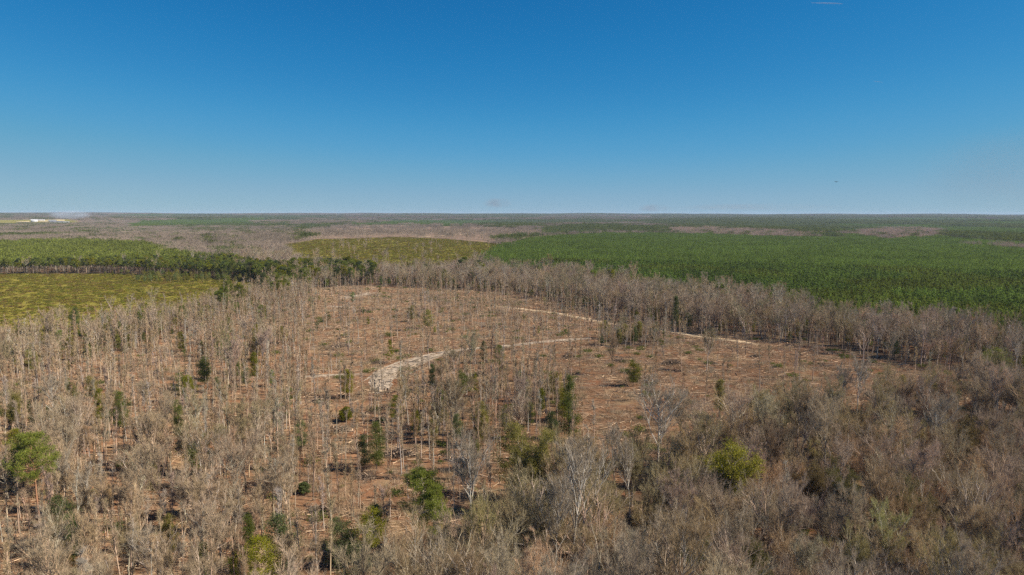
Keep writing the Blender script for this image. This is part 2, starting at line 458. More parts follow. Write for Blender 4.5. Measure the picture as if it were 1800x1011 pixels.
for i in range(7): add_proto('wide', *bare_tree(100 + i, (17, 19, 16, 18, 20, 15, 17)[i], 'wide'), M_TWIG)
for i in range(5): add_proto('tall', *bare_tree(200 + i, (20, 22, 18, 21, 19)[i], 'tall'), M_TWIG)
for i in range(8): add_proto('slim', *bare_tree(300 + i, (15, 17, 13, 16, 18, 12, 14, 16)[i], 'slim'), M_TWIG)
for i in range(5): add_proto('wide1', *bare_tree(140 + i, (17, 19, 16, 18, 20)[i], 'wide', 1), M_TWIG)
for i in range(4): add_proto('tall1', *bare_tree(240 + i, (20, 22, 18, 21)[i], 'tall', 1), M_TWIG)
for i in range(6): add_proto('slim1', *bare_tree(340 + i, (15, 17, 13, 16, 18, 12)[i], 'slim', 1), M_TWIG)
for i in range(3): add_proto('bud', *bare_tree(400 + i, (15, 16, 14)[i], 'wide', 0, 9), M_LEAF)
for i in range(4): add_proto('pine', *pine(500 + i, (21, 20, 22, 19)[i], 0, (.55, .5, .6, .45)[i], (.22, .20, .18, .22)[i]), M_LEAF)
for i in range(4): add_proto('pine1', *pine(540 + i, 20, 1, .5, .17), M_LEAF)
for i in range(4): add_proto('young', *young_pine(600 + i, 9, 0), M_LEAF)
for i in range(3): add_proto('young1', *young_pine(640 + i, 9, 1), M_LEAF)
for i in range(3): add_proto('oval', *evergreen(700 + i, 12, (6, 5, 7)[i], 'oval'), M_LEAF)
for i in range(2): add_proto('cone', *evergreen(710 + i, 14, 5.2, 'cone'), M_LEAF)
for i in range(2): add_proto('round', *evergreen(720 + i, 14, 9, 'round'), M_LEAF)
for i in range(2): add_proto('bush', *evergreen(730 + i, 4.5, 4.5, 'oval'), M_LEAF)
for i in range(3): add_proto('oval1', *evergreen(740 + i, 9, 4.2, 'oval', 1), M_LEAF)

HEIGHT = {'wide': (17, 19, 16, 18, 20, 15, 17), 'tall': (20, 22, 18, 21, 19), 'slim': (15, 17, 13, 16, 18, 12, 14, 16), 'bud': (15, 16, 14),
          'pine': (21, 20, 22, 19), 'young': (9,) * 4, 'oval': (12,) * 3, 'cone': (14,) * 2, 'round': (14,) * 2, 'bush': (4.5,) * 2, 'pine1': (20,) * 4,
          'wide1': (17, 19, 16, 18, 20), 'tall1': (20, 22, 18, 21), 'slim1': (15, 17, 13, 16, 18, 12)}

# ------------------------------------------------------------------ stuff: instanced stands
def scatter(name, meshes, x, y, z, rot, scl, idx, tint, bark, label):
    if not len(x): return
    src = bpy.data.collections.new(name + '_source')
    for k, me in enumerate(meshes):
        src.objects.link(bpy.data.objects.new(f'{name}_source_{k:02d}', me))
    me = bpy.data.meshes.new(name)
    n = len(x)
    me.vertices.add(n)
    me.vertices.foreach_set('co', np.stack([x, y, z], 1).astype(np.float32).ravel())
    def A(nm, ty, key, v):
        a = me.attributes.new(nm, ty, 'POINT'); a.data.foreach_set(key, np.ascontiguousarray(v).ravel())
    A('rz', 'FLOAT_VECTOR', 'vector', np.stack([np.zeros(n), np.zeros(n), rot], 1).astype(np.float32))
    scl = np.asarray(scl, float)
    if scl.ndim == 1: scl = np.stack([scl] * 3, 1)
    A('scl', 'FLOAT_VECTOR', 'vector', scl.astype(np.float32))
    A('pick', 'INT', 'value', idx.astype(np.int32))
    A('tint', 'FLOAT_VECTOR', 'vector', tint.astype(np.float32))
    A('bark', 'FLOAT_VECTOR', 'vector', bark.astype(np.float32))
    o = bpy.data.objects.new(name, me); COL.objects.link(o)
    o['kind'] = 'stuff'; o['label'] = label
    ng = bpy.data.node_groups.new(name, 'GeometryNodeTree')
    ng.interface.new_socket('Geometry', in_out='INPUT', socket_type='NodeSocketGeometry')
    ng.interface.new_socket('Geometry', in_out='OUTPUT', socket_type='NodeSocketGeometry')
    N, L = ng.nodes.new, ng.links.new
    gi, go = N('NodeGroupInput'), N('NodeGroupOutput')
    ci = N('GeometryNodeCollectionInfo'); ci.inputs['Collection'].default_value = src
    ci.inputs['Separate Children'].default_value = True; ci.inputs['Reset Children'].default_value = True
    ip = N('GeometryNodeInstanceOnPoints'); ip.inputs['Pick Instance'].default_value = True
    def NA(nm, ty):
        a = N('GeometryNodeInputNamedAttribute'); a.data_type = ty; a.inputs['Name'].default_value = nm
        return next(s for s in a.outputs if s.enabled and s.name == 'Attribute')
    L(gi.outputs[0], ip.inputs['Points']); L(ci.outputs[0], ip.inputs['Instance'])
    L(NA('pick', 'INT'), ip.inputs['Instance Index'])
    L(NA('rz', 'FLOAT_VECTOR'), ip.inputs['Rotation']); L(NA('scl', 'FLOAT_VECTOR'), ip.inputs['Scale'])
    L(ip.outputs[0], go.inputs[0])
    md = o.modifiers.new('stand', 'NODES'); md.node_group = ng
    return o

# ------------------------------------------------------------------ things
def put_parts(root, part_meshes, tint, bark):
    for nm, me in part_meshes:
        p = bpy.data.objects.new(nm, me); COL.objects.link(p); p.parent = root
        p['tint'] = [float(v) for v in tint]; p['bark'] = [float(v) for v in bark]

FIRST = {}
def place_tree(name, kind, k, x, y, z, rot, scl, tint, bark, label, cat, group=None, single=False):
    """the first tree of a form is built with its parts, every later one is copied object by object"""
    key = (name, kind, k, single)
    if key not in FIRST:
        mt, mc, mj = PROTO[kind][k]
        if single:
            r = bpy.data.objects.new(name, mj)
        else:
            r = bpy.data.objects.new(name, None)
        COL.objects.link(r)
        kids = []
        if not single:
            for nm, me in (('trunk', mt), ('crown', mc)):
                p = bpy.data.objects.new(nm, me); COL.objects.link(p); p.parent = r; kids.append(p)
        FIRST[key] = (r, kids)
    else:
        r0, k0 = FIRST[key]
        r = r0.copy(); COL.objects.link(r); kids = []
        for c in k0:
            p = c.copy(); COL.objects.link(p); p.parent = r; kids.append(p)
    r.location = (x, y, z); r.rotation_euler = (0, 0, rot)
    r.scale = (scl,) * 3 if np.ndim(scl) == 0 else tuple(scl)
    for o in (kids or [r]):
        o['tint'] = [float(v) for v in tint]; o['bark'] = [float(v) for v in bark]
    r['label'] = label; r['category'] = cat
    if group: r['group'] = group
    elif 'group' in r: del r['group']
    return r

def at_height(px, ytop, ybase):
    x, y = ground_at(px, ybase)
    z0 = float(terrain(np.array(x), np.array(y)))
    lo, hi = 0.5, 60
    for _ in range(30):
        h = (lo + hi) / 2
        _, yy = project(np.array(x), np.array(y), np.array(z0 + h))
        if yy > ytop: lo = h
        else: hi = h
    return x, y, z0, h

GREY = np.array([.395, .325, .240]); TAN = np.array([.425, .320, .200]); MAUVE = np.array([.395, .308, .236]); BROWN = np.array([.355, .258, .165])
OLIVE = np.array([.330, .290, .140]); RUST = np.array([.40, .27, .155]); PALE = np.array([.48, .42, .345])
BK_GREY = np.array([.47, .395, .315]); BK_TAN = np.array([.52, .38, .27]); BK_WHITE = np.array([.60, .55, .48]); BK_DARK = np.array([.10, .075, .06]); BK_PINE = np.array([.33, .18, .11])
G_PINE = np.array([.205, .230, .046]); G_DARK = np.array([.100, .122, .044]); G_YEL = np.array([.27, .265, .024]); G_MID = np.array([.170, .200, .044])
G_OLIVE = np.array([.30, .265, .075]); G_PLANT = np.array([.160, .220, .042])

# single trees that the photo shows on their own: px, top, base, kind, form index, tint, bark, width factor, name, label, landmark phrase
HERO = [
 (70, 762, 928, 'pine', 0, G_PINE*1.1, BK_PINE, .95, 'pine_tree', 'tall bright green pine with orange trunk, at the lower edge of the logged slope', 'tall orange-trunked pine'),
 (112, 868, 968, 'oval', 0, G_DARK, BK_DARK, 1., 'evergreen_tree', 'dark evergreen under the tall orange-trunked pine', None),
 (130, 905, 1000, 'oval', 1, G_DARK*1.2, BK_DARK, 1., 'evergreen_tree', 'dark evergreen beside two pale trunks near the orange-trunked pine', None),
 (360, 955, 1052, 'cone', 0, G_MID*1.15, BK_DARK, 1., 'evergreen_tree', 'leafy mid green evergreen alone beside the yellow-green cedar at the bottom', 'lone leafy evergreen at the bottom'),
 (462, 948, 1075, 'round', 0, G_YEL*1.0, BK_TAN, .9, 'evergreen_tree', 'bright yellow-green cedar standing at the bottom edge', 'bright yellow-green cedar'),
 (492, 905, 1045, 'oval', 2, G_DARK*1.2, BK_DARK, .8, 'evergreen_tree', 'dark evergreen behind the bright yellow-green cedar', None),
 (440, 905, 1010, 'oval', 1, G_MID*.7, BK_DARK, .7, 'evergreen_tree', 'thin dull green evergreen with pale stem up-slope of the yellow-green cedar', None),
 (742, 828, 985, 'pine', 1, G_PINE*.95, BK_GREY, 1.2, 'pine_tree', 'large full green pine in the middle of the near woods', 'large full green pine'),
 (762, 858, 995, 'pine', 3, G_PINE*1.2, BK_GREY, .85, 'pine_tree', 'lighter green pine leaning against the large full green pine', None),
 (656, 893, 998, 'round', 1, G_YEL*.9, BK_GREY, .85, 'evergreen_tree', 'yellow-green round cedar below the large full green pine', 'yellow-green round cedar'),
 (600, 908, 1000, 'oval', 0, G_DARK*1.15, BK_DARK, 1.1, 'evergreen_tree', 'dark evergreen shading the gap left of the round cedar', None),
 (628, 958, 1062, 'oval', 2, G_DARK*.9, BK_DARK, 1., 'evergreen_tree', 'very dark evergreen in front of the yellow-green round cedar', 'very dark evergreen'),
 (1000, 660, 775, 'cone', 1, G_MID*.8, BK_DARK, .85, 'evergreen_tree', 'tall dark spire-shaped evergreen rising at the edge of the clearing', 'tall dark spire-shaped evergreen'),
 (970, 725, 790, 'oval', 1, G_DARK*.9, BK_DARK, 1., 'evergreen_tree', 'short dark evergreen at the foot of the spire-shaped evergreen', None),
 (878, 608, 662, 'round', 0, G_PINE*.75, BK_DARK, .7, 'pine_tree', 'small round-headed pine on a bare stem beside the pale sand track', 'small round-headed pine'),
 (1747, 612, 676, 'round', 1, G_PINE*.95, BK_TAN, 1.25, 'pine_tree', 'broad domed pine against the dark wood edge at the right', 'broad domed pine'),
 (1262, 785, 935, 'bud', 0, np.array([.31, .285, .045]), BK_GREY, 1.25, 'budding_tree', 'round yellow-green tree coming into leaf among grey bare woods', 'round yellow-green tree'),
 (932, 755, 915, 'bud', 1, G_OLIVE*1.0, BK_GREY, .80, 'budding_tree', 'olive budding tree behind the tall white-stemmed pair', 'olive budding tree'),
 (905, 745, 880, 'oval', 2, G_OLIVE*.85, BK_DARK, .8, 'evergreen_tree', 'olive evergreen crowding the olive budding tree', None),
 (958, 820, 950, 'bud', 2, np.array([.20, .15, .06]), BK_GREY, .7, 'budding_tree', 'rusty olive budding tree just below the olive one', None),
 (1690, 735, 842, 'bud', 2, np.array([.16, .12, .05]), BK_GREY, .9, 'budding_tree', 'rusty budding tree in the grey woods, downhill of the domed pine', 'rusty budding tree'),
 (1420, 815, 925, 'bud', 0, np.array([.20, .15, .07]), BK_GREY, .8, 'budding_tree', 'rust-tinged budding tree among grey crowns, right of the round yellow-green tree', None),
 (1480, 815, 930, 'bud', 1, np.array([.16, .145, .055]), BK_GREY, .8, 'budding_tree', 'dull olive budding tree beside the rust-tinged one', None),
 (1590, 845, 975, 'bud', 2, np.array([.18, .155, .07]), BK_GREY, .8, 'budding_tree', 'dusty olive budding tree with loose crown above a dark gap', None),
 (1215, 960, 1100, 'bud', 1, np.array([.15, .15, .055]), BK_GREY, .9, 'budding_tree', 'low olive budding crown in front of the broad white-limbed tree', None),
 (1340, 970, 1110, 'bud', 0, np.array([.14, .13, .05]), BK_GREY, .9, 'budding_tree', 'darker olive budding crown at the bottom edge of the woods', None),
 (1632, 893, 962, 'oval', 0, G_DARK*.9, BK_DARK, .7, 'evergreen_tree', 'small dark evergreen in a gap of the grey woods', 'small dark evergreen of the woods'),
 (1265, 668, 735, 'oval', 1, G_OLIVE*.8, BK_DARK, .9, 'evergreen_tree', 'yellowish evergreen bush tree where the clearing meets the woods', None),
 (360, 630, 680, 'oval', 0, G_MID*.75, BK_DARK, 1.1, 'evergreen_tree', 'dark green evergreen on the left part of the logged slope', 'dark evergreen of the left slope'),
 (448, 620, 672, 'oval', 1, G_YEL*.7, BK_DARK, .8, 'evergreen_tree', 'yellow-green evergreen right of the dark slope evergreen', None),
 (210, 688, 762, 'oval', 2, G_MID*.8, BK_DARK, .8, 'evergreen_tree', 'ragged green evergreen among tan saplings on the far left', 'ragged green evergreen'),
 (178, 684, 748, 'oval', 1, G_YEL*.75, BK_TAN, .8, 'evergreen_tree', 'yellow-green evergreen next to the ragged green one', None),
 (315, 702, 778, 'oval', 0, G_MID*.95, BK_TAN, .6, 'evergreen_tree', 'narrow green evergreen among pale trunks', 'narrow green evergreen'),
 (662, 742, 825, 'oval', 2, G_MID*.75, BK_DARK, .75, 'evergreen_tree', 'upright mottled evergreen below the sand landing', 'upright mottled evergreen'),
 (640, 765, 830, 'oval', 1, G_DARK, BK_DARK, .8, 'evergreen_tree', 'dark evergreen touching the upright mottled one', None),
 (535, 848, 868, 'bush', 0, G_DARK*1.3, BK_DARK, 1.3, 'evergreen_bush', 'low round evergreen bush alone on orange ground', 'low round evergreen bush'),
 (608, 716, 742, 'bush', 1, G_YEL*.7, BK_DARK, 1.1, 'evergreen_bush', 'yellow-green bush on the logged slope below the sand landing', None),
 (686, 598, 638, 'young', 0, G_YEL*.75, BK_TAN, 1., 'pine_tree', 'yellow-green young pine beside the upper end of the sand landing', 'yellow-green young pine'),
 (835, 655, 694, 'young', 1, G_YEL*.75, BK_TAN, .9, 'pine_tree', 'lemon green young pine in the stand below the track', None),
 (812, 650, 700, 'oval', 0, G_MID*.8, BK_DARK, .8, 'evergreen_tree', 'dull green evergreen left of the lemon green young pine', None),
 (760, 640, 690, 'oval', 1, G_DARK*1.2, BK_DARK, .7, 'evergreen_tree', 'dark evergreen at the track side of the central stand', None),
 (850, 600, 640, 'oval', 2, G_DARK*1.2, BK_DARK, .6, 'evergreen_tree', 'small dark evergreen at the track edge left of the round-headed pine', None),
 (1187, 522, 580, 'cone', 0, G_DARK*1.2, BK_DARK, .8, 'evergreen_tree', 'vine-dark tall evergreen leaning out of the far wood edge', 'vine-dark tall evergreen'),
 (132, 540, 578, 'oval', 0, G_DARK*1.2, BK_DARK, 1., 'evergreen_tree', 'dark evergreen in the belt below the yellow-green field', 'dark evergreen of the field belt'),
 (30, 698, 775, 'bud', 0, G_OLIVE*.8, BK_TAN, .8, 'budding_tree', 'olive budding tree at the far left edge', None),
 (55, 765, 850, 'bud', 1, G_OLIVE*.85, BK_TAN, .8, 'budding_tree', 'olive budding tree behind the orange-trunked pine', None),
 (270, 800, 880, 'oval', 1, G_OLIVE*.8, BK_TAN, .7, 'evergreen_tree', 'thin yellowish evergreen on the slope above the lower thicket', None),
 (300, 905, 985, 'oval', 1, G_OLIVE*.9, BK_TAN, .8, 'evergreen_tree', 'thin olive evergreen in the tan thicket at the bottom', None),
 (120, 950, 1030, 'oval', 2, np.array([.16, .12, .03]), BK_TAN, .7, 'evergreen_tree', 'golden-olive shrub tree low in the tan thicket', None),
 # pale barked trees
 (1155, 686, 852, 'tall', 0, GREY, BK_WHITE, 1.15, 'white_barked_tree', 'white-barked tree with open forked crown in front of the clearing', 'open white-barked tree'),
 (1002, 778, 1030, 'tall', 1, GREY, BK_WHITE*.9, 1.0, 'white_barked_tree', 'tallest white-stemmed tree, slim leader with fine branches', 'tallest white-stemmed tree'),
 (975, 850, 1045, 'tall', 2, GREY, BK_WHITE*.8, .8, 'white_barked_tree', 'white-stemmed tree leaning beside the tallest white-stemmed one', None),
 (1505, 640, 738, 'tall', 3, GREY, BK_WHITE, 1., 'white_barked_tree', 'bright white tree, brightest of the group beyond the grey woods', 'bright white tree'),
 (1478, 652, 735, 'tall', 4, GREY, BK_WHITE*.8, 1., 'white_barked_tree', 'duller white tree just left of the bright white tree', None),
 (1400, 660, 730, 'wide', 1, GREY, BK_WHITE*.75, .9, 'white_barked_tree', 'short many-limbed white-barked tree at the clearing edge', None),
 (1628, 705, 835, 'tall', 2, GREY*.95, BK_WHITE*.85, 1., 'white_barked_tree', 'white-stemmed tree below and right of the bright white tree', None),
 (1420, 718, 840, 'tall', 0, GREY*.95, BK_WHITE*.8, 1., 'white_barked_tree', 'pale forked tree in the grey woods beneath the bright white tree', None),
 (1585, 690, 775, 'wide', 4, GREY*.95, BK_WHITE*.75, .9, 'white_barked_tree', 'pale tree with upswept limbs right of the bright white tree', None),
 (1705, 705, 770, 'wide', 2, GREY*.95, BK_WHITE*.75, 1., 'white_barked_tree', 'pale many-stemmed tree beside the rusty budding tree', None),
 (1785, 590, 668, 'tall', 3, GREY, BK_WHITE*.8, 1., 'white_barked_tree', 'pale trunk at the wood edge just right of the domed pine', None),
 (1080, 748, 880, 'tall', 1, GREY*.95, BK_WHITE*.75, .9, 'white_barked_tree', 'pale upright tree below the open white-barked tree', None),
 (1107, 790, 910, 'tall', 2, GREY*.95, BK_WHITE*.9, .8, 'white_barked_tree', 'thin white-stemmed tree beside the pale upright tree', None),
 (828, 788, 975, 'tall', 4, GREY, BK_WHITE*.85, 1.0, 'white_barked_tree', 'white-stemmed tree right of the large full green pine', 'white tree by the green pine'),
 (1185, 908, 1040, 'wide', 0, GREY*.95, BK_WHITE*.85, 1.15, 'white_barked_tree', 'broad tree with bare white limbs spread like a fan', 'broad white-limbed tree'),
 (118, 805, 905, 'tall', 3, GREY, BK_WHITE*.75, 1., 'white_barked_tree', 'pale tree right of the tall orange-trunked pine', None),
 (158, 830, 925, 'tall', 0, GREY, BK_WHITE*.8, .9, 'white_barked_tree', 'pale forked tree, second to the right of the orange-trunked pine', None),
 (265, 928, 1040, 'tall', 1, GREY, BK_WHITE*.8, 1., 'white_barked_tree', 'silvery-white tree left of the lone leafy evergreen', 'silvery-white tree'),
 (95, 672, 760, 'tall', 2, GREY, BK_WHITE*.7, 1.1, 'white_barked_tree', 'pale full-crowned tree on the far left slope', 'pale full-crowned tree'),
 (508, 838, 975, 'slim', 4, TAN, BK_TAN*1.3, 1.1, 'slender_tree', 'tall bare pole tree with orange foot, alone on the orange ground', 'tall pole with orange foot'),
 (1400, 562, 650, 'slim', 1, GREY, BK_TAN*1.2, 1.0, 'slender_tree', 'tall pale pole standing out from the far wood edge', 'tall pale pole'),
 (1428, 578, 672, 'slim', 3, GREY, BK_TAN*.9, 1.0, 'slender_tree', 'second tall pole just right of the tall pale pole', None),
]
LM = [(h[0], h[2] * .5 + h[1] * .5, h[10]) for h in HERO if h[10]]
LM += [(700, 645, 'pale sand landing'), (1125, 595, 'green island of trees'), (480, 560, 'top corner of the clearing'), (1300, 590, 'straight end of the track'), (120, 480, 'yellow-green field'), (380, 485, 'far corner of the field'), (1480, 555, 'bend of the plantation edge'), (1750, 560, 'near end of the plantation'), (900, 470, 'tip of the plantation')]
MINE = []
hr = R(5)
for (px, yt, yb, kind, k, tint, bark, wf, name, label, _lm) in HERO:
    x, y, z, h = at_height(px, yt, yb)
    s = h / HEIGHT[kind][k] * (1.0 if kind not in ('wide', 'tall', 'bud') else .96)
    cat = {'pine_tree': 'pine', 'evergreen_bush': 'bush'}.get(name, 'tree')
    place_tree(name, kind, k, x, y, z - .1, float(hr.random() * 6.28), (s * wf, s * wf, s), tint, bark, label, cat)
    MINE.append((x, y, {'round': 3, 'bud': 3, 'wide': 2.5}.get(kind, 1.6)))
MINE = np.array(MINE)

# ------------------------------------------------------------------ near and middle trees
def jgrid(sp, rmin, rmax, seed, amax=50):
    rng = R(seed)
    X = rmax * math.sin(math.radians(amax))
    gx, gy = np.meshgrid(np.arange(-X, X, sp), np.arange(-40, rmax, sp))
    x = gx.ravel() + rng.uniform(-.45, .45, gx.size) * sp; y = gy.ravel() + rng.uniform(-.45, .45, gx.size) * sp
    r = np.hypot(x, y); a = np.degrees(np.abs(np.arctan2(x, y)))
    k = (r > rmin) & (r < rmax) & (a < amax)
    x, y = x[k], y[k]
    z = terrain(x, y)
    px, py = project(x, y, z)
    return x, y, z, px, py, region(px, py), rng

HBOX = [(h[0], h[1], h[2], {'pine': 30, 'round': 30, 'bud': 34, 'cone': 16, 'wide': 26, 'tall': 14, 'oval': 12, 'bush': 14, 'slim': 5, 'young': 8}[h[3]]) for h in HERO]
HBOX = [(b[0], b[1], b[2], 12 if (h[3] == 'bud' and h[0] > 1200 and h[0] != 1262) else b[3]) for b, h in zip(HBOX, HERO)]
def clear_of_mine(x, y, tall=15.):
    k = np.ones(len(x), bool)
    for hx, hy, rr in MINE:
        k &= (x - hx) ** 2 + (y - hy) ** 2 > rr * rr
    zt = terrain(x, y)
    bx, by = project(x, y, zt); _, ty = project(x, y, zt + tall)
    for hpx, hyt, hyb, hw in HBOX:
        q_ = .25 if hw < 20 or hpx > 1700 else (.80 if hw > 31 else .58)
        k &= ~((np.abs(bx - hpx) < hw) & (by > hyb - 4) & (ty < hyt * q_ + hyb * (1 - q_)) & (by < hyb + 260))
    return k

TRACKS = []   # (points in px, half width in m)
TRACKS.append(([(500, 664), (560, 661), (620, 659), (650, 659)], 2.0))
TRACKS.append(([(642, 672), (668, 655), (700, 638), (735, 630), (765, 622), (800, 617), (840, 612), (900, 608), (960, 601), (1010, 597), (1050, 594)], 2.3))
TRACKS.append(([(862, 539), (900, 541), (945, 547), (985, 552), (1030, 561), (1075, 570), (1125, 574), (1160, 580), (1215, 590), (1262, 596), (1300, 601), (1340, 607)], 2.6))
TRACKS.append(([(598, 526), (622, 521), (645, 517), (658, 513)], 4.6))
TRACKS.append(([(566, 536), (590, 540), (632, 541)], 3.4))
TRACKS.append(([(715, 537), (735, 537), (758, 536)], 3.2))

trk = []
for pts, w in TRACKS:
    g = np.array([ground_at(*p) for p in pts])
    trk.append((g, w))
LAND = np.array([ground_at(*p) for p in [(640, 668), (655, 655), (690, 642), (725, 632), (775, 623), (800, 619), (770, 630), (730, 641), (700, 655), (690, 668), (697, 685), (668, 690), (650, 680)]])

def near_track(x, y, extra=1.5):
    k = np.zeros(len(x), bool)
    for g, w in trk:
        for a, b in zip(g[:-1], g[1:]):
            ab = b - a; t = np.clip(((x - a[0]) * ab[0] + (y - a[1]) * ab[1]) / (ab @ ab), 0, 1)
            k |= np.hypot(x - a[0] - t * ab[0], y - a[1] - t * ab[1]) < w + extra
    return k | inpoly(x, y, LAND)

def prob(reg, table, default=0.):
    out = np.full(reg.shape, float(default))
    for k, v in table.items(): out[reg == RID[k]] = v
    return out

def pick_palette(rng, n, pal, w):
    pal = np.array(pal); i = rng.choice(len(pal), n, p=np.array(w) / sum(w))
    c = pal[i] * rng.uniform(.74, 1.26, (n, 1)) * rng.uniform(.95, 1.05, (n, 3))
    return c, i

RMID = 1000.0
cand = {}
# wide and tall hardwoods
x, y, z, px, py, reg, rng = jgrid(6.0, 62, RMID, 11)
lb = (reg == RID['cut'])
p = prob(reg, {'lowerright': .96, 'belt': .98, 'island': .5, 'centre': .16, 'leftclump': .05, 'leftbelt': .55, 'cut': .012, 'mixpine': .5, 'pinestand': .04, 'field': 0, 'plantation': .001, 'field2': .003, 'barefar': .03}, .9)
p = np.where(lb & (py > 760) & (px < 520), .34 + .32 * sstep(760, 980, py) * (1 - sstep(330, 520, px)), p)
p = np.where(lb & (px < 60) & (py > 690), .25, p)
k = (rng.random(len(x)) < p) & clear_of_mine(x, y) & ~near_track(x, y, 2)
x, y, z, px, py, reg = (v[k] for v in (x, y, z, px, py, reg))
n = len(x); r = np.hypot(x, y)
tall = rng.random(n) < np.where(reg == RID['lowerright'], .22, .45)
tallw = vnoise(x, y, 45, 3)
c, pi = pick_palette(rng, n, [GREY, MAUVE, TAN, BROWN, OLIVE, RUST], [5, 3.5, 2.6, 2, .8, .5])
left = (reg == RID['cut']) | (reg == RID['leftbelt'])
c[left] = c[left] * .4 + TAN * .62
ol = (vnoise(x, y, 28, 5) > .70)
c[ol] = c[ol] * .5 + OLIVE * .5
c[reg == RID['lowerright']] *= np.array([1.09, 1.07, 1.02])
h = np.where(reg == RID['lowerright'], rng.uniform(.60, 1.02, n) * (.82 + .34 * tallw), rng.uniform(.62, 1.14, n))
h = np.where(left, h * .82, h)
h = np.where((reg == RID['leftbelt']) & (px > 280), h * .78, h)
h = np.where((reg == RID['belt']) & (px < 960), h * .86, h)
h = np.where(reg == RID['island'], h * .6, h)
h = np.where(reg == 0, h * 1.0, h)
bk, _ = pick_palette(rng, n, [BK_GREY, BK_TAN, BK_WHITE * .75, BK_DARK * 1.6], [6, 2, .7, 1.2])
cand['bare'] = dict(x=x, y=y, z=z, px=px, py=py, reg=reg, r=r, tall=tall, tint=c, pi=pi, bark=bk, s=h, rot=rng.random(n) * 6.28)

# slender trees
x, y, z, px, py, reg, rng = jgrid(3.9, 62, 900, 12)
cl = vnoise(x, y, 22, 8)
p = prob(reg, {'lowerright': .10, 'belt': .28, 'island': .8, 'centre': .85, 'leftclump': .62, 'leftbelt': .62, 'cut': .11, 'mixpine': .2, 'field': 0, 'plantation': 0}, .015)
cut = reg == RID['cut']
p = np.where(cut, .14 + .26 * (cl > .6), p)
p = np.where(cut & (px < 540), .43 + .38 * sstep(.3, .7, cl), p)
p = np.where(cut & (py > 740) & (px < 560), .62 + .26 * cl, p)
p = np.where(cut & (py > 740) & (px >= 560), .46 + .28 * cl, p)
p = np.where(cut & (px > 1020) & (py > 600), .05, p)
p = np.where((px > 560) & (px < 700) & (py > 506) & (py < 552), p * .35, p)
p = np.where(cut & (px > 600) & (px < 800) & (py > 640) & (py < 712), .05, p)
p = np.where(cut & (px > 600) & (px < 1000) & (py > 690), .26 + .2 * cl, p)
k = (rng.random(len(x)) < p) & clear_of_mine(x, y, 10.) & ~near_track(x, y, .5)
x, y, z, px, py, reg = (v[k] for v in (x, y, z, px, py, reg))
n = len(x); r = np.hypot(x, y)
c, pi = pick_palette(rng, n, [TAN, GREY, MAUVE, PALE, RUST], [6, 1.8, 1.0, .8, 1.2])
bk, _ = pick_palette(rng, n, [BK_TAN, BK_GREY, BK_WHITE * .75, BK_DARK * 1.5], [5, 3, 1, .8])
h = np.where(rng.random(n) < np.where(reg == RID['cut'], .30, .2), rng.uniform(.2, .5, n), rng.uniform(.62, 1.2, n))
h = np.where(reg == RID['island'], h * .85, h)
cand['slim'] = dict(x=x, y=y, z=z, px=px, py=py, reg=reg, r=r, tall=tallw[:0], tint=c, pi=pi, bark=bk, s=h, rot=rng.random(n) * 6.28)

# evergreens scattered under and between
x, y, z, px, py, reg, rng = jgrid(7.3, 75, 900, 13)
cl = vnoise(x, y, 40, 21)
edge = (py > 482) & (py < 497) & (px > 180) & (px < 500)
p = prob(reg, {'lowerright': .035, 'belt': .24, 'island': .6, 'centre': .24, 'leftclump': .10, 'leftbelt': .52, 'cut': .016, 'mixpine': .55, 'field': 0, 'plantation': 0, 'pinestand': 0}, .03)
p = np.where((reg == RID['belt']) & (px < 1050), .55, p)
p = np.where(edge, .5 * (px > 250) + .15, p)
p = np.where((reg == RID['cut']) & (px < 500), .06, p)
p = np.where((reg == RID['cut']) & (px > 960), .004, p)
k = (rng.random(len(x)) < p) & clear_of_mine(x, y) & ~near_track(x, y, 2)
x, y, z, px, py, reg = (v[k] for v in (x, y, z, px, py, reg))
n = len(x); r = np.hypot(x, y)
c, pi = pick_palette(rng, n, [G_DARK * 1.6, G_MID, G_OLIVE * .9, G_YEL * .75], [2.2, 3, 4, 1.6])
bk, _ = pick_palette(rng, n, [BK_DARK, BK_GREY], [2, 1])
cand['ever'] = dict(x=x, y=y, z=z, px=px, py=py, reg=reg, r=r, tall=None, tint=c, pi=pi, bark=bk, s=np.where(reg == RID['island'], rng.uniform(.55, .95, n), rng.uniform(.45, 1.05, n)), rot=rng.random(n) * 6.28)

# big pines of the left stand and the mixed corner
x, y, z, px, py, reg, rng = jgrid(5.6, 500, RMID, 14)
p = prob(reg, {'pinestand': .82, 'mixpine': .8, 'belt': .0})
p = np.where((reg == RID['belt']) & (px < 660), .35, p)
p = np.where((reg == RID['belt']) & (px >= 660), .018, p)
p = np.where((reg == RID['leftbelt']) & (px > 380), .06, p)
k = (rng.random(len(x)) < p)
x, y, z, px, py, reg = (v[k] for v in (x, y, z, px, py, reg))
n = len(x); r = np.hypot(x, y)
c, pi = pick_palette(rng, n, [G_PINE * .95, G_DARK * 1.25, G_YEL * .8], [5, 2.4, 1.8])
bk, _ = pick_palette(rng, n, [BK_GREY * .42, BK_PINE * .55], [2, 1])
cand['pine'] = dict(x=x, y=y, z=z, px=px, py=py, reg=reg, r=r, tall=None, tint=c, pi=pi, bark=bk, s=np.where(reg == RID['pinestand'], rng.uniform(.66, .95, n), rng.uniform(.72, 1.08, n)), rot=rng.random(n) * 6.28)

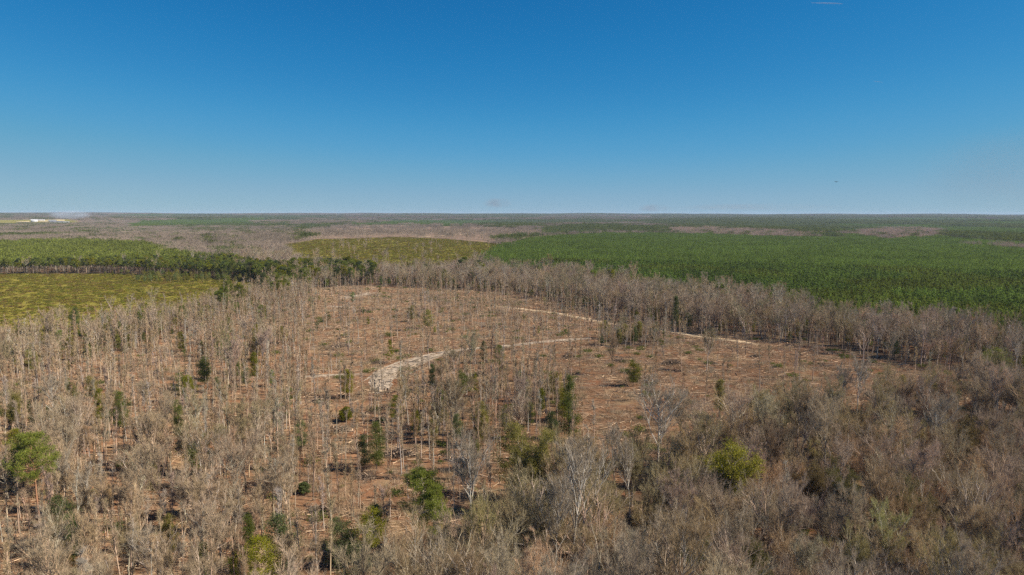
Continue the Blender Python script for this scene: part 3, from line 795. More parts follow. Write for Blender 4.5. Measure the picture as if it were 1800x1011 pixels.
# young plantation pines, in rows
x, y, z, px, py, reg, rng = jgrid(3.5, 300, 950, 15)
p = prob(reg, {'plantation': .97})
p = p * (vnoise(x, y, 14, 31) > .14)
k = (rng.random(len(x)) < p)
x, y, z, px, py, reg = (v[k] for v in (x, y, z, px, py, reg))
n = len(x); r = np.hypot(x, y)
vv = (vnoise(x, y, 70, 33) * .6 + vnoise(x, y, 19, 35) * .4)[:, None]
c = G_PLANT * (.66 + .72 * vv) * rng.uniform(.6, 1.45, (n, 1)) * np.where(rng.random((n, 1)) < .12, .6, 1)
c = c + np.array([.03, .012, 0]) * (vnoise(x, y, 90, 34)[:, None] > .6)
cand['young'] = dict(x=x, y=y, z=z, px=px, py=py, reg=reg, r=r, tall=None, tint=c, pi=np.zeros(n, int), bark=np.tile(BK_GREY * .6, (n, 1)), s=rng.uniform(.72, 1.2, n), rot=rng.random(n) * 6.28)

TONE = {'bare': ['grey', 'mauve-grey', 'tan', 'dark brown', 'olive-tinged', 'rusty'], 'slim': ['tan', 'grey', 'mauve-grey', 'pale', 'rusty'],
        'ever': ['dark green', 'mid green', 'olive', 'yellow-green'], 'pine': ['green', 'dark green', 'yellow-green'], 'young': ['green']}
ORD = ['nearest', 'second nearest', 'third nearest']

def make_labels(kind, d, sel, phrase):
    """says each tree by its tone and by its place beside a tree or track one can find"""
    lab = {}
    key = {}
    for i in sel:
        best = min(range(len(LM)), key=lambda q: (LM[q][0] - d['cx'][i]) ** 2 + (LM[q][1] - d['cy'][i]) ** 2)
        dx, dy = d['cx'][i] - LM[best][0], d['cy'][i] - LM[best][1]
        rel = ('above', 'below')[int(dy > 0)] if abs(dy) > abs(dx) else ('left of', 'right of')[int(dx > 0)]
        key.setdefault((TONE[kind][d['pi'][i]], phrase(i), best, rel), []).append((dx * dx + dy * dy, i))
    for (tone, ph, best, rel), v in key.items():
        v.sort()
        for q, (_, i) in enumerate(v):
            lab[i] = (f'{tone} {ph}, {ORD[q]} {rel} the {LM[best][2]}' if q < 3 else f'{tone} {ph} farther {rel} the {LM[best][2]}')
    return lab

def individuals(kind, d, number, zc, margin=6, want=None):
    px, py = project(d['x'], d['y'], d['z'] + zc * d['s'])
    d['cx'], d['cy'] = px, py
    ok = (px > margin) & (px < 1800 - margin) & (py < 1005) & (py > 380)
    if want is not None: ok &= want
    i = np.where(ok)[0]
    return i[np.argsort(d['r'][i] / d['s'][i] ** .5)][:number]

def finish(kind, d, sel, near, far, split, name, cat, phrase, group, stuff_name, stuff_label, tone_of=None, single=False, ks=None):
    rng = R(len(kind) * 7 + 3)
    n = len(d['x'])
    mask = np.zeros(n, bool); mask[sel] = True
    lab = make_labels(kind, d, sel, phrase)
    for i in sel:
        pk = near(i)
        k_ = int(rng.integers(len(PROTO[pk])))
        place_tree(name, pk, k_, float(d['x'][i]), float(d['y'][i]), float(d['z'][i]) - .1, float(d['rot'][i]), float(d['s'][i]), d['tint'][i], d['bark'][i], lab[i], cat, group, single)
    rest = ~mask
    for tag, m, kinds in (('', rest & (d['r'] < split), near.kinds), ('far_', rest & (d['r'] >= split), far)):
        if not m.any(): continue
        meshes, lo = [], {}
        for kk in kinds:
            lo[kk] = (len(meshes), len(PROTO[kk])); meshes += [t[2] for t in PROTO[kk]]
        idx = np.zeros(m.sum(), int); ii = np.where(m)[0]
        for kk in kinds:
            sel_k = np.ones(len(ii), bool) if len(kinds) == 1 else (d['tall'][ii] == kk.startswith('tall'))
            idx[sel_k] = lo[kk][0] + rng.integers(0, lo[kk][1], sel_k.sum())
        scatter(tag + stuff_name, meshes, d['x'][m], d['y'][m], d['z'][m] - .1, d['rot'][m], d['s'][m], idx, d['tint'][m], d['bark'][m], stuff_label if not tag else stuff_label + ' farther off')

def chooser(f, kinds):
    f.kinds = kinds
    return f

d = cand['bare']
sel = individuals('bare', d, 300, 13)
finish('bare', d, sel, chooser(lambda i: 'tall' if d['tall'][i] else 'wide', ['wide', 'tall']), ['wide1', 'tall1'], 330, 'bare_tree', 'tree',
       lambda i: 'bare upright tree' if d['tall'][i] else 'bare spreading tree', 'leafless trees of the near woods', 'bare_woodland', 'mass of leafless grey-brown hardwoods')
d2 = cand['slim']
sel = individuals('slim', d2, 300, 11)
finish('slim', d2, sel, chooser(lambda i: 'slim', ['slim']), ['slim1'], 330, 'slender_tree', 'tree',
       lambda i: 'tall leafless pole tree' if d2['s'][i] > .8 else 'short leafless sapling', 'slender leafless trees left on the logged slope', 'sapling_growth', 'thin leafless stems left standing over the logged ground')
d3 = cand['ever']
sel = individuals('ever', d3, 140, 7, want=d3['r'] < 520)
finish('ever', d3, sel, chooser(lambda i: 'oval', ['oval']), ['oval1'], 330, 'evergreen_tree', 'tree',
       lambda i: 'leafy evergreen' if d3['s'][i] > .7 else 'small leafy evergreen', 'evergreens scattered among the leafless trees', 'evergreen_undergrowth', 'evergreen growth under leafless trees')
d4 = cand['pine']
sel = individuals('pine', d4, 250, 15)
finish('pine', d4, sel, chooser(lambda i: 'pine', ['pine']), ['pine1'], 500, 'pine_tree', 'pine',
       lambda i: 'tall bare-trunked pine', 'tall pines along the front of the pine stand', 'pine_woods', 'tall dark pines standing behind the yellow-green field', single=False)
d5 = cand['young']
sel = individuals('young', d5, 250, 6)
finish('young', d5, sel, chooser(lambda i: 'young', ['young']), ['young1'], 560, 'young_pine', 'pine',
       lambda i: 'young plantation pine', 'young pines at the near edge of the plantation', 'pine_plantation', 'even-aged young green pines planted in rows', single=True)

# ------------------------------------------------------------------ far stands, patch by patch
def far_points(S, rmin, rmax, seed, amax=42):
    x, y, z, px, py, reg, rng = jgrid(S, rmin, rmax, seed, amax)
    ok = (px > -300) & (px < 2100)
    return x[ok], y[ok], z[ok], px[ok], py[ok], reg[ok], rng

PATCH = {}
for tag, S, nb, nt_, ny in (('a', 20, 9, 12, 25), ('b', 48, 36, 42, 64), ('c', 120, 100, 120, 144)):
    for kind, nn in (('bare', nb), ('tallpine', nt_), ('young', ny)):
        PATCH[(tag, kind)] = []
        for i in range(3):
            T, C = patch(800 + i + ord(tag) * 10, kind, S, nn)
            PATCH[(tag, kind)].append(merge(T, C).mesh(f'{kind}_patch', [M_BARK, M_TWIG if kind == 'bare' else M_LEAF]))
for tag, S, r0, r1, seed in (('a', 19, RMID - 10, 2600, 51), ('b', 45, 2600, 6200, 52), ('c', 112, 6200, 16000, 53)):
    x, y, z, px, py, reg, rng = far_points(S, r0 if tag != 'a' else 900, r1, seed)
    r = np.hypot(x, y)
    n = len(x)
    jy = (vnoise(x, y, S * 4, 111) - .5) * .5 + (vnoise(x, y, S * 1.7, 112) - .5) * .4
    reg = np.where(r > 1100, region(px + (vnoise(x, y, S * 5, 113) - .5) * 50, py + jy * np.clip((py - 372) * .18, .8, 6)), reg)
    # free country: mostly leafless woods with green stands
    sc_ = {'a': 260, 'b': 520, 'c': 1300}[tag]
    f1 = vnoise(x, y * .6, sc_, 61) * .65 + vnoise(x, y, sc_ * .37, 62) * .35
    f2 = vnoise(x, y * .5, sc_ * 1.3, 63)
    kind = np.zeros(n, int)                                        # 0 bare 1 tallpine 2 young 3 none
    free = reg == 0
    kind[free & (f1 > .55)] = 1
    kind[free & (f1 <= .60) & (f2 > .78)] = 2
    kind[free & (f2 < .10)] = 3
    kind[free & (py > 430) & (px < 1000)] = 0
    kind[free & (px > 120) & (px < 520) & (py > 402)] = np.where(rng.random(((free & (px > 120) & (px < 520) & (py > 402))).sum()) < .10, 1, 0)
    rt = free & (px > 1150) & (rng.random(n) < .45 + .4 * (f1 > .5)); kind[rt] = 1
    kind[np.isin(reg, [RID['field'], RID['field2'], RID['yard']])] = 3
    bf = reg == RID['barefar']; kind[bf] = np.where(rng.random(bf.sum()) < .16, 0, 3)
    for nm, kk in (('belt', 0), ('leftbelt', 0), ('pinestand', 1), ('mixpine', 1), ('plantation', 2), ('darkpine', 1), ('greenfar', 2), ('pinkband', 0), ('darkpinefar', 1)):
        kind[reg == RID[nm]] = kk
    m = (reg == RID['darkpinefar']) & (f2 > .55); kind[m] = 2
    m = (reg == RID['pinkband']) & (rng.random(n) < .12); kind[m] = 1
    m = (reg == RID['mixpine']) & (rng.random(n) < .4); kind[m] = 0
    if tag == 'a':
        kind[(kind == 0) & (r < RMID)] = 3; kind[(kind == 1) & (r < RMID)] = 3; kind[(kind == 2) & (r < 950)] = 3
    tone = vnoise(x, y, sc_ * .3, 71)[:, None]
    tv = rng.uniform(.88, 1.13, (n, 1))
    if tag == 'b': kind[free & (kind == 0) & (rng.random(n) < .09)] = 1
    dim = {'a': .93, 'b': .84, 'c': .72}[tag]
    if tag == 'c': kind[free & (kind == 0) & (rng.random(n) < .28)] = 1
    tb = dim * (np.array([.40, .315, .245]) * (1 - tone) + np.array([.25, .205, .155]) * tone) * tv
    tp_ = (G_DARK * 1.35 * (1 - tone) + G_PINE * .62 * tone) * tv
    ty_ = (G_PLANT * .85 * (1 - tone) + G_PLANT * 1.15 * tone) * tv
    ps = reg == RID['pinestand']; tp_[ps] = (G_PINE * .95 * tv)[ps]
    pb = reg == RID['pinkband']; tb[pb] = np.array([.42, .32, .25]) * tv[pb]
    for kk, nm, tt, words_ in ((0, 'bare', tb, 'leafless brown woods'), (1, 'tallpine', tp_, 'dark pine woods'), (2, 'young', ty_, 'green planted pines')):
        m = kind == kk
        nmo = {'bare': 'distant_bare_woods', 'tallpine': 'distant_pine_woods', 'young': 'distant_pine_plantation'}[nm]
        dist = {'a': 'beyond the clearing', 'b': 'in the middle distance', 'c': 'out to the horizon'}[tag]
        hz = rng.uniform(.82, 1.12, m.sum())
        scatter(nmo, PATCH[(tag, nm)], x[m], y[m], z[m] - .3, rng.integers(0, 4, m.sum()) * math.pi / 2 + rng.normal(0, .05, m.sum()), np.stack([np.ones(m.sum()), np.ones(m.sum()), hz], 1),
                rng.integers(0, 3, m.sum()), tt[m], np.tile(BK_GREY * .75, (m.sum(), 1)), f'{words_} {dist}')

# lone trees over the far fields and clearings
x, y, z, px, py, reg, rng = jgrid(17, 850, 2700, 57, 42)
p = prob(reg, {'field2': .10, 'barefar': .34})
k = rng.random(len(x)) < p
x, y, z, px, py, reg = (v[k] for v in (x, y, z, px, py, reg)); n = len(x)
scatter('scattered_far_trees', [t[2] for t in PROTO['slim1']] + [t[2] for t in PROTO['wide1']], x, y, z, rng.random(n) * 6.28, rng.uniform(.6, 1.1, n), rng.integers(0, 11, n),
        np.tile(GREY, (n, 1)), np.tile(BK_TAN, (n, 1)), 'single leafless trees left on the far clearing')

# ------------------------------------------------------------------ ground
ang = np.concatenate([np.radians(np.linspace(-50, 50, 300)), np.radians(np.linspace(54, 306, 50))])
rad = np.concatenate([[30, 45, 60], np.exp(np.linspace(math.log(70), math.log(16800), 560))])
AA, RR = np.meshgrid(ang, rad)
gx, gy = (np.sin(AA) * RR).ravel(), (np.cos(AA) * RR).ravel()
na, nr = len(ang), len(rad)
gz = terrain(gx, gy)
gpx, gpy = project(gx, gy, gz)
behind = np.cos(AA).ravel() < .5
jx = (vnoise(gx, gy, 9, 81) - .5) * 10; jy = (vnoise(gx, gy, 9, 82) - .5)
greg = region(gpx + jx, gpy + jy * np.clip((gpy - 375) * .05, .3, 9))
greg[behind] = RID['cut']
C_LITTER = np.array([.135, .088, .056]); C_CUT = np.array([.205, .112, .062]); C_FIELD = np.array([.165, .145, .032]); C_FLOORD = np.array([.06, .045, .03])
gc = np.tile(C_LITTER * .9, (len(gx), 1))
far0 = (greg == 0) & (np.hypot(gx, gy) > 900)
gc[far0] = np.array([.17, .125, .10])
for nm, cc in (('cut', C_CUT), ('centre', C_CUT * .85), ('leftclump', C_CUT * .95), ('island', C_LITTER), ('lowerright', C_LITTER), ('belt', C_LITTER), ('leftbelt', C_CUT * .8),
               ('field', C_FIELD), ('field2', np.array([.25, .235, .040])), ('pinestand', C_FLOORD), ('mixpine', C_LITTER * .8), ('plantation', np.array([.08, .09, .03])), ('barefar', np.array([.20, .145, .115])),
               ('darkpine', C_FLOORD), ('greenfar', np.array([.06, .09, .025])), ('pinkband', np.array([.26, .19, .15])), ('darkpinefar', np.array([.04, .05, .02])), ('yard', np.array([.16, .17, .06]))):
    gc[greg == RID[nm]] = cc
me = bpy.data.meshes.new('ground')
V = np.concatenate([np.stack([gx, gy, gz], 1), [[0, 0, 0]]])
I = np.arange(na * nr).reshape(nr, na)
q = np.stack([I[:-1], np.roll(I, -1, 1)[:-1], np.roll(I, -1, 1)[1:], I[1:]], -1).reshape(-1, 4)[:, ::-1]
t3 = np.stack([np.roll(I[0], -1), I[0], np.full(na, na * nr)], 1)
me.vertices.add(len(V)); me.vertices.foreach_set('co', V.astype(np.float32).ravel())
me.loops.add(q.size + t3.size); me.loops.foreach_set('vertex_index', np.concatenate([q.ravel(), t3.ravel()]).astype(np.int32))
me.polygons.add(len(q) + len(t3)); me.polygons.foreach_set('loop_start', np.concatenate([np.arange(len(q)) * 4, q.size + np.arange(len(t3)) * 3]).astype(np.int32))
ca = me.color_attributes.new('cover', 'FLOAT_COLOR', 'POINT')
cc4 = np.concatenate([np.concatenate([gc, [C_CUT]]), np.ones((len(V), 1))], 1)
# alpha marks the grassy fields
isf = np.isin(greg, [RID['field'], RID['field2'], RID['yard']]); cc4[:-1, 3] = isf
ca.data.foreach_set('color', cc4.astype(np.float32).ravel())
me.update(calc_edges=True)
for p_ in (me,): p_.polygons.foreach_set('use_smooth', np.ones(len(q) + len(t3), bool))
m, nt, out = new_mat('ground')
N, L = nt.nodes.new, nt.links.new
at = N('ShaderNodeAttribute'); at.attribute_name = 'cover'
geo = N('ShaderNodeNewGeometry')
def noise(scale, detail=5, rough=.6, vec=None):
    no = N('ShaderNodeTexNoise'); no.inputs['Scale'].default_value = scale; no.inputs['Detail'].default_value = detail; no.inputs['Roughness'].default_value = rough
    L(vec or geo.outputs['Position'], no.inputs['Vector']); return no.outputs['Fac']
def mrange(v, a, b, c, d_):
    r_ = N('ShaderNodeMapRange'); r_.inputs[1].default_value = a; r_.inputs[2].default_value = b; r_.inputs[3].default_value = c; r_.inputs[4].default_value = d_
    L(v, r_.inputs[0]); return r_.outputs[0]
def vscale(v, s):
    n_ = N('ShaderNodeVectorMath'); n_.operation = 'SCALE'; L(v, n_.inputs[0]); L(s, n_.inputs['Scale']); return n_.outputs[0]
def mixc(f, a, b):
    n_ = N('ShaderNodeMix'); n_.data_type = 'RGBA'; L(f, n_.inputs[0])
    for s_, v_ in ((6, a), (7, b)):
        if isinstance(v_, tuple): n_.inputs[s_].default_value = v_
        else: L(v_, n_.inputs[s_])
    return n_.outputs[2]
v = vscale(at.outputs['Color'], mrange(noise(.45, 8, .7), .3, .7, .50, 1.5))
v = vscale(v, mrange(noise(.045, 4), .3, .7, .72, 1.28))
# cut ground: grey ashy and orange straw patches
grey = mixc(mrange(noise(.11, 6, .65), .46, .60, 0, .55), v, (.16, .115, .080, 1))
dk = mixc(mrange(noise(.8, 5, .7), .54, .66, 0, .6), grey, (.05, .034, .024, 1))
pale = mixc(mrange(noise(.6, 8, .75, None), .60, .68, 0, .55), dk, (.42, .285, .175, 1))
pale = mixc(mrange(noise(.055, 6, .7), .52, .64, 0, .7), pale, (.31, .21, .115, 1))
pale = mixc(mrange(noise(.075, 5, .65), .30, .46, .75, 0), pale, (.235, .098, .048, 1))
# fields: yellow-green grass with brown, lime and straw patches
v0 = mixc(mrange(at.outputs['Alpha'], 0, 1, .62, .62), v, (.155, .138, .027, 1))
f1 = mixc(mrange(noise(.05, 7, .75), .42, .62, 0, .6), v0, (.180, .125, .038, 1))
f2 = mixc(mrange(noise(.13, 7, .75), .46, .64, 0, .6), f1, (.150, .145, .025, 1))
f3 = mixc(mrange(noise(.35, 6, .7), .58, .70, 0, .5), f2, (.24, .20, .075, 1))
far_f = mixc(at.outputs['Alpha'], pale, f3)
b = N('ShaderNodeBsdfDiffuse'); b.inputs['Roughness'].default_value = .8
L(far_f, b.inputs['Color'])
bu = N('ShaderNodeBump'); bu.inputs['Strength'].default_value = .9; bu.inputs['Distance'].default_value = .5
L(noise(.9, 6, .7), bu.inputs['Height']); L(bu.outputs[0], b.inputs['Normal'])
L(b.outputs[0], out.inputs[0])
me.materials.append(m)
g = bpy.data.objects.new('ground', me); COL.objects.link(g); g['kind'] = 'structure'; g['label'] = 'rolling ground of logged red-brown earth, fields and forest floor'

# ------------------------------------------------------------------ sand tracks
M_SAND = flat_mat('pale_sand', (.37, .29, .21), .95, .6, .5)
M_SAND2 = flat_mat('yellow_sand', (.50, .37, .23), .95, .45, .4)
def sheet(name, pts_rows, mat, label):
    """rows of ground points (n,w,2) laid as a sheet just above the earth"""
    A = np.array(pts_rows); n_, w_ = A.shape[:2]
    z_ = terrain(A[..., 0], A[..., 1]) + .06
    V_ = np.concatenate([A, z_[..., None]], 2).reshape(-1, 3)
    I_ = np.arange(n_ * w_).reshape(n_, w_)
    q_ = np.stack([I_[:-1, :-1], I_[:-1, 1:], I_[1:, 1:], I_[1:, :-1]], -1).reshape(-1, 4)
    me_ = bpy.data.meshes.new(name); me_.from_pydata([tuple(a) for a in V_], [], [tuple(int(c) for c in a) for a in q_]); me_.materials.append(mat)
    o = bpy.data.objects.new(name, me_); COL.objects.link(o); o['kind'] = 'structure'; o['label'] = label
    return o
def ribbon_rows(gp, w, rng, rag=.35, step=2.0):
    seg = np.linalg.norm(np.diff(gp, axis=0), axis=1); s = np.concatenate([[0], np.cumsum(seg)])
    u = np.arange(0, s[-1], step); cx_, cy_ = np.interp(u, s, gp[:, 0]), np.interp(u, s, gp[:, 1])
    ker = np.ones(7) / 7
    if len(u) > 14:
        cx2, cy2 = np.convolve(cx_, ker, 'same'), np.convolve(cy_, ker, 'same')
        cx2[:3], cx2[-3:], cy2[:3], cy2[-3:] = cx_[:3], cx_[-3:], cy_[:3], cy_[-3:]; cx_, cy_ = cx2, cy2
    T_ = np.stack([np.gradient(cx_), np.gradient(cy_)], 1); T_ /= np.linalg.norm(T_, axis=1, keepdims=True) + 1e-9
    Nn = np.stack([-T_[:, 1], T_[:, 0]], 1)
    wl = w * (1 + rag * rng.normal(0, 1, len(u))); wr = w * (1 + rag * rng.normal(0, 1, len(u)))
    end = np.clip(np.minimum(u, s[-1] - u) / 14, .15, 1)
    C_ = np.stack([cx_, cy_], 1)
    return [[C_[i] + Nn[i] * wl[i] * end[i], C_[i] + Nn[i] * wl[i] * end[i] * .3, C_[i] - Nn[i] * wr[i] * end[i] * .3, C_[i] - Nn[i] * wr[i] * end[i]] for i in range(len(u))]
tr_ = R(91)
TL = ['faint dirt track leading to the sand landing', 'pale dirt track climbing away from the sand landing', 'long dirt track along the far wood edge', 'wide sandy spur at the top corner of the clearing', 'short pale dirt track at the top corner', 'short yellowish dirt patch of track']
def offset_line(gp, off):
    T_ = np.gradient(gp, axis=0); T_ /= np.linalg.norm(T_, axis=1, keepdims=True) + 1e-9
    return gp + np.stack([-T_[:, 1], T_[:, 0]], 1) * np.asarray(off).reshape(-1, 1)
def dense(gp, step=3.0):
    seg = np.linalg.norm(np.diff(gp, axis=0), axis=1); q_ = np.concatenate([[0], np.cumsum(seg)]); u = np.linspace(0, q_[-1], max(int(q_[-1] / step), 4))
    return np.stack([np.interp(u, q_, gp[:, 0]), np.interp(u, q_, gp[:, 1])], 1)
def worn_sheet(name, strips, mat, label):
    """ruts and worn streaks laid side by side; each a little above the one below"""
    Vs, Fs, n0 = [], [], 0
    for k_, rows_ in enumerate(strips):
        A = np.array(rows_); n_, w_ = A.shape[:2]
        if n_ < 2: continue
        z_ = terrain(A[..., 0], A[..., 1]) + .05 + .006 * k_
        Vs.append(np.concatenate([A, z_[..., None]], 2).reshape(-1, 3))
        I_ = np.arange(n_ * w_).reshape(n_, w_) + n0; n0 += n_ * w_
        Fs.append(np.stack([I_[:-1, :-1], I_[:-1, 1:], I_[1:, 1:], I_[1:, :-1]], -1).reshape(-1, 4))
    V_, F_ = np.concatenate(Vs), np.concatenate(Fs)
    me_ = bpy.data.meshes.new(name); me_.from_pydata([tuple(a) for a in V_], [], [tuple(int(c) for c in a) for a in F_]); me_.materials.append(mat)
    o = bpy.data.objects.new(name, me_); COL.objects.link(o); o['kind'] = 'structure'; o['label'] = label
for (gp, w), lb_ in zip(trk, TL):
    gd = dense(gp)
    wob = np.convolve(tr_.normal(0, .5, len(gd) + 6), np.ones(7) / 3, 'valid')[:len(gd)]
    gd = offset_line(gd, wob)
    st_ = [ribbon_rows(offset_line(gd, o_), w * .52, tr_, .3) for o_ in (-.62 * w, .62 * w)]
    L_ = len(gd)
    for _ in range(max(2, L_ // 7)):                     # scuffed stretches over and beside the ruts
        i0 = int(tr_.integers(0, max(1, L_ - 5))); i1 = min(L_, i0 + int(tr_.integers(4, 12)))
        if i1 - i0 > 3: st_.append(ribbon_rows(offset_line(gd[i0:i1], tr_.normal(0, .8 * w)), w * tr_.uniform(.25, .6), tr_, .5, 1.5))
    worn_sheet('dirt_track', st_, M_SAND2 if 'yellow' in lb_ or 'long' in lb_ else M_SAND, lb_)
ax = dense(np.array([ground_at(*p) for p in [(664, 692), (666, 682), (668, 670), (688, 656), (722, 641), (760, 628), (800, 618)]]), 2.0)
Lx = len(ax)
hb = np.interp(np.linspace(0, 1, Lx), [0, .12, .35, .6, .85, 1], [.6, 2.6, 5.5, 4.2, 2.4, .8])
st_ = [ribbon_rows(offset_line(ax, hb * o_), .62, tr_, .7, 1.2) for o_ in (-1, -.8, -.6, -.4, -.2, 0, .2, .4, .6, .8, 1)]
for _ in range(64):
    i0 = int(tr_.integers(0, Lx - 6)); i1 = min(Lx, i0 + int(tr_.integers(5, 16))); mid = (i0 + i1) / 2 / Lx
    hw = np.interp(mid, [0, .15, .35, .6, .85, 1], [3, 7, 9.5, 7, 4.5, 1.5])
    if i1 - i0 > 3: st_.append(ribbon_rows(offset_line(ax[i0:i1], tr_.normal(0, .42) * hw), tr_.uniform(.4, 1.4), tr_, .45, 1.3))
worn_sheet('sand_landing', st_, M_SAND, 'bare pale sand landing where the logging tracks meet')
for _ in range(1):
    ax2 = dense(np.array([ground_at(*p) for p in [(652, 692), (668, 689), (684, 690)]]), 1.5)
    worn_sheet('sand_patch', [ribbon_rows(offset_line(ax2, tr_.normal(0, 1.5)), tr_.uniform(.6, 1.4), tr_, .5, 1.2) for _k in range(5)], M_SAND2, 'small yellow sand patch below the landing')
# far sandy roads
for pts, w, nm in (([(722, 420), (745, 417), (775, 415), (800, 413), (822, 410)], 6, 'pale road crossing the far clearing'), ([(660, 423), (680, 421.5), (692, 420)], 7, 'orange bare patch beside the far field')):
    sheet('dirt_road', ribbon_rows(np.array([ground_at(*p) for p in pts]), w, tr_, .3, 12), M_SAND2, nm)
for v_ in sc.objects['dirt_road'].data.vertices: v_.co.z += .4

# ------------------------------------------------------------------ logs and debris on the cut ground
def log_mesh(seed):
    rng = R(seed); b_ = MB()
    Lg = 1.0; m_ = 5
    P_ = np.zeros((1, m_, 3)); P_[0, :, 0] = np.linspace(-.5, .5, m_) * Lg; P_[0, :, 1] = rng.normal(0, .02, m_); P_[0, :, 2] = rng.normal(0, .006, m_)
    rr_ = np.array([[.020, .018, .016, .013, .009]])
    b_.tubes(P_, rr_, 7)
    for sgn, ii in ((0, 0), (1, m_ - 1)):               # sawn ends
        a_ = np.arange(7) * 2 * math.pi / 7
        ring = np.stack([np.full(7, P_[0, ii, 0]), P_[0, ii, 1] + np.cos(a_) * rr_[0, ii], P_[0, ii, 2] + np.sin(a_) * rr_[0, ii]], 1)
        b_.tris(np.stack([np.stack([P_[0, ii], ring[j], ring[(j + 1) % 7]]) for j in range(7)]), .9)
    for _ in range(4):                                  # limb stubs
        t_ = rng.uniform(-.3, .45)
        st = np.array([[[t_, 0, 0], [t_ + .03, rng.normal(0, .04), .03 + rng.random() * .03]]])
        b_.tubes(st, np.array([[.006, .003]]), 4)
    return b_.mesh('felled_log', [M_STICK])
LOGS = [log_mesh(900 + i) for i in range(5)]
x, y, z, px, py, reg, rng = jgrid(4.5, 110, 520, 95)
k = (reg == RID['cut']) & (px > 30) & (px < 1770) & (py < 990) & (rng.random(len(x)) < .25) & ~near_track(x, y, 0)
x, y, z, px, py = (v[k] for v in (x, y, z, px, py))
o_ = np.argsort(np.hypot(x, y) * rng.uniform(.6, 1.5, len(x)))[:220]
LGKEY = {}
for i in o_:
    best = min(range(len(LM)), key=lambda q_: (LM[q_][0] - px[i]) ** 2 + (LM[q_][1] - py[i]) ** 2)
    dx, dy = px[i] - LM[best][0], py[i] - LM[best][1]
    rel = ('above', 'below')[int(dy > 0)] if abs(dy) > abs(dx) else ('left of', 'right of')[int(dx > 0)]
    LGKEY.setdefault((best, rel), []).append((dx * dx + dy * dy, i))
for (best, rel), v in LGKEY.items():
    v.sort()
    for q_, (_, i) in enumerate(v):
        o = bpy.data.objects.new('felled_log', LOGS[i % 5]); COL.objects.link(o)
        Lg = rng.uniform(4, 9.5)
        tilt = rng.normal(0, .03)
        o.location = (x[i], y[i], z[i] + .22); o.rotation_euler = (0, tilt, rng.normal(0, .5) if rng.random() < .6 else rng.random() * 6.28)
        o.scale = (Lg, 8 * rng.uniform(.7, 1.3), 8)
        o['bark'] = [float(c_) for c_ in np.array([.55, .39, .26]) * rng.uniform(.5, 1.1)]
        o['category'] = 'log'; o['group'] = 'felled logs lying on the cleared ground'
        o['label'] = f'pale felled log lying {ORD[q_]} {rel} the {LM[best][2]}' if q_ < 3 else f'pale felled log farther {rel} the {LM[best][2]}'

def pile_mesh(seed):
    rng = R(seed); b_ = MB(); n_ = 170
    a_ = rng.random(n_) * 6.28; q_ = np.sqrt(rng.random(n_)); X = np.cos(a_) * q_ * 3.6; Y = np.sin(a_) * q_ * 2.2
    Z = (1 - q_ ** 2) * 1.7 * rng.random(n_) ** .5 + .08
    d_ = unit(np.stack([rng.normal(0, 1, n_), rng.normal(0, .7, n_), rng.normal(0, .28, n_)], 1)); l_ = rng.uniform(1.2, 4.2, n_)[:, None]
    c_ = np.stack([X, Y, Z], 1); P_ = np.stack([c_ - d_ * l_ / 2, c_ + d_ * l_ / 2], 1); P_[..., 2] = np.maximum(P_[..., 2], .02)
    w_ = rng.gamma(2, .03, n_) + .03
    b_.tubes(P_, np.stack([w_, w_ * .5], 1), 4, tv=rng.random(n_))
    return b_.mesh('slash_pile', [M_STICK])
PILES = [pile_mesh(920 + i) for i in range(4)]
pr = R(921); PK = {}
for px_, py_ in [(600, 700), (560, 706), (745, 545), (835, 548), (870, 612), (905, 560), (1000, 628), (1090, 636), (1180, 640), (640, 548), (520, 590), (700, 582), (790, 575), (600, 610), (665, 640), (450, 720),
                 (380, 760), (520, 790), (640, 840), (590, 760), (1250, 640), (1330, 628), (960, 690), (860, 690), (1120, 668), (440, 610), (300, 690), (250, 745), (570, 900), (700, 800)]:
    x_, y_ = ground_at(px_, py_)
    best = min(range(len(LM)), key=lambda q_: (LM[q_][0] - px_) ** 2 + (LM[q_][1] - py_) ** 2)
    dx, dy = px_ - LM[best][0], py_ - LM[best][1]
    rel = ('above', 'below')[int(dy > 0)] if abs(dy) > abs(dx) else ('left of', 'right of')[int(dx > 0)]
    PK.setdefault((best, rel), []).append((dx * dx + dy * dy, x_, y_))
for (best, rel), v in PK.items():
    v.sort()
    for q_, (_, x_, y_) in enumerate(v):
        o = bpy.data.objects.new('slash_pile', PILES[int(pr.integers(4))]); COL.objects.link(o)
        o.location = (x_, y_, float(terrain(np.array(x_), np.array(y_))) - .05); o.rotation_euler = (0, 0, pr.normal(0, .6)); f_ = pr.uniform(.6, 1.25); o.scale = (f_ * 1.15, f_, f_)
        o['bark'] = [float(c_) for c_ in np.array([.24, .175, .125]) * pr.uniform(.7, 1.3)]
        o['category'] = 'slash pile'; o['group'] = 'heaps of branches on the cleared ground'
        o['label'] = f'dark heap of logging branches, {ORD[min(q_, 2)]} heap {rel} the {LM[best][2]}' if q_ < 3 else f'dark heap of logging branches farther {rel} the {LM[best][2]}'

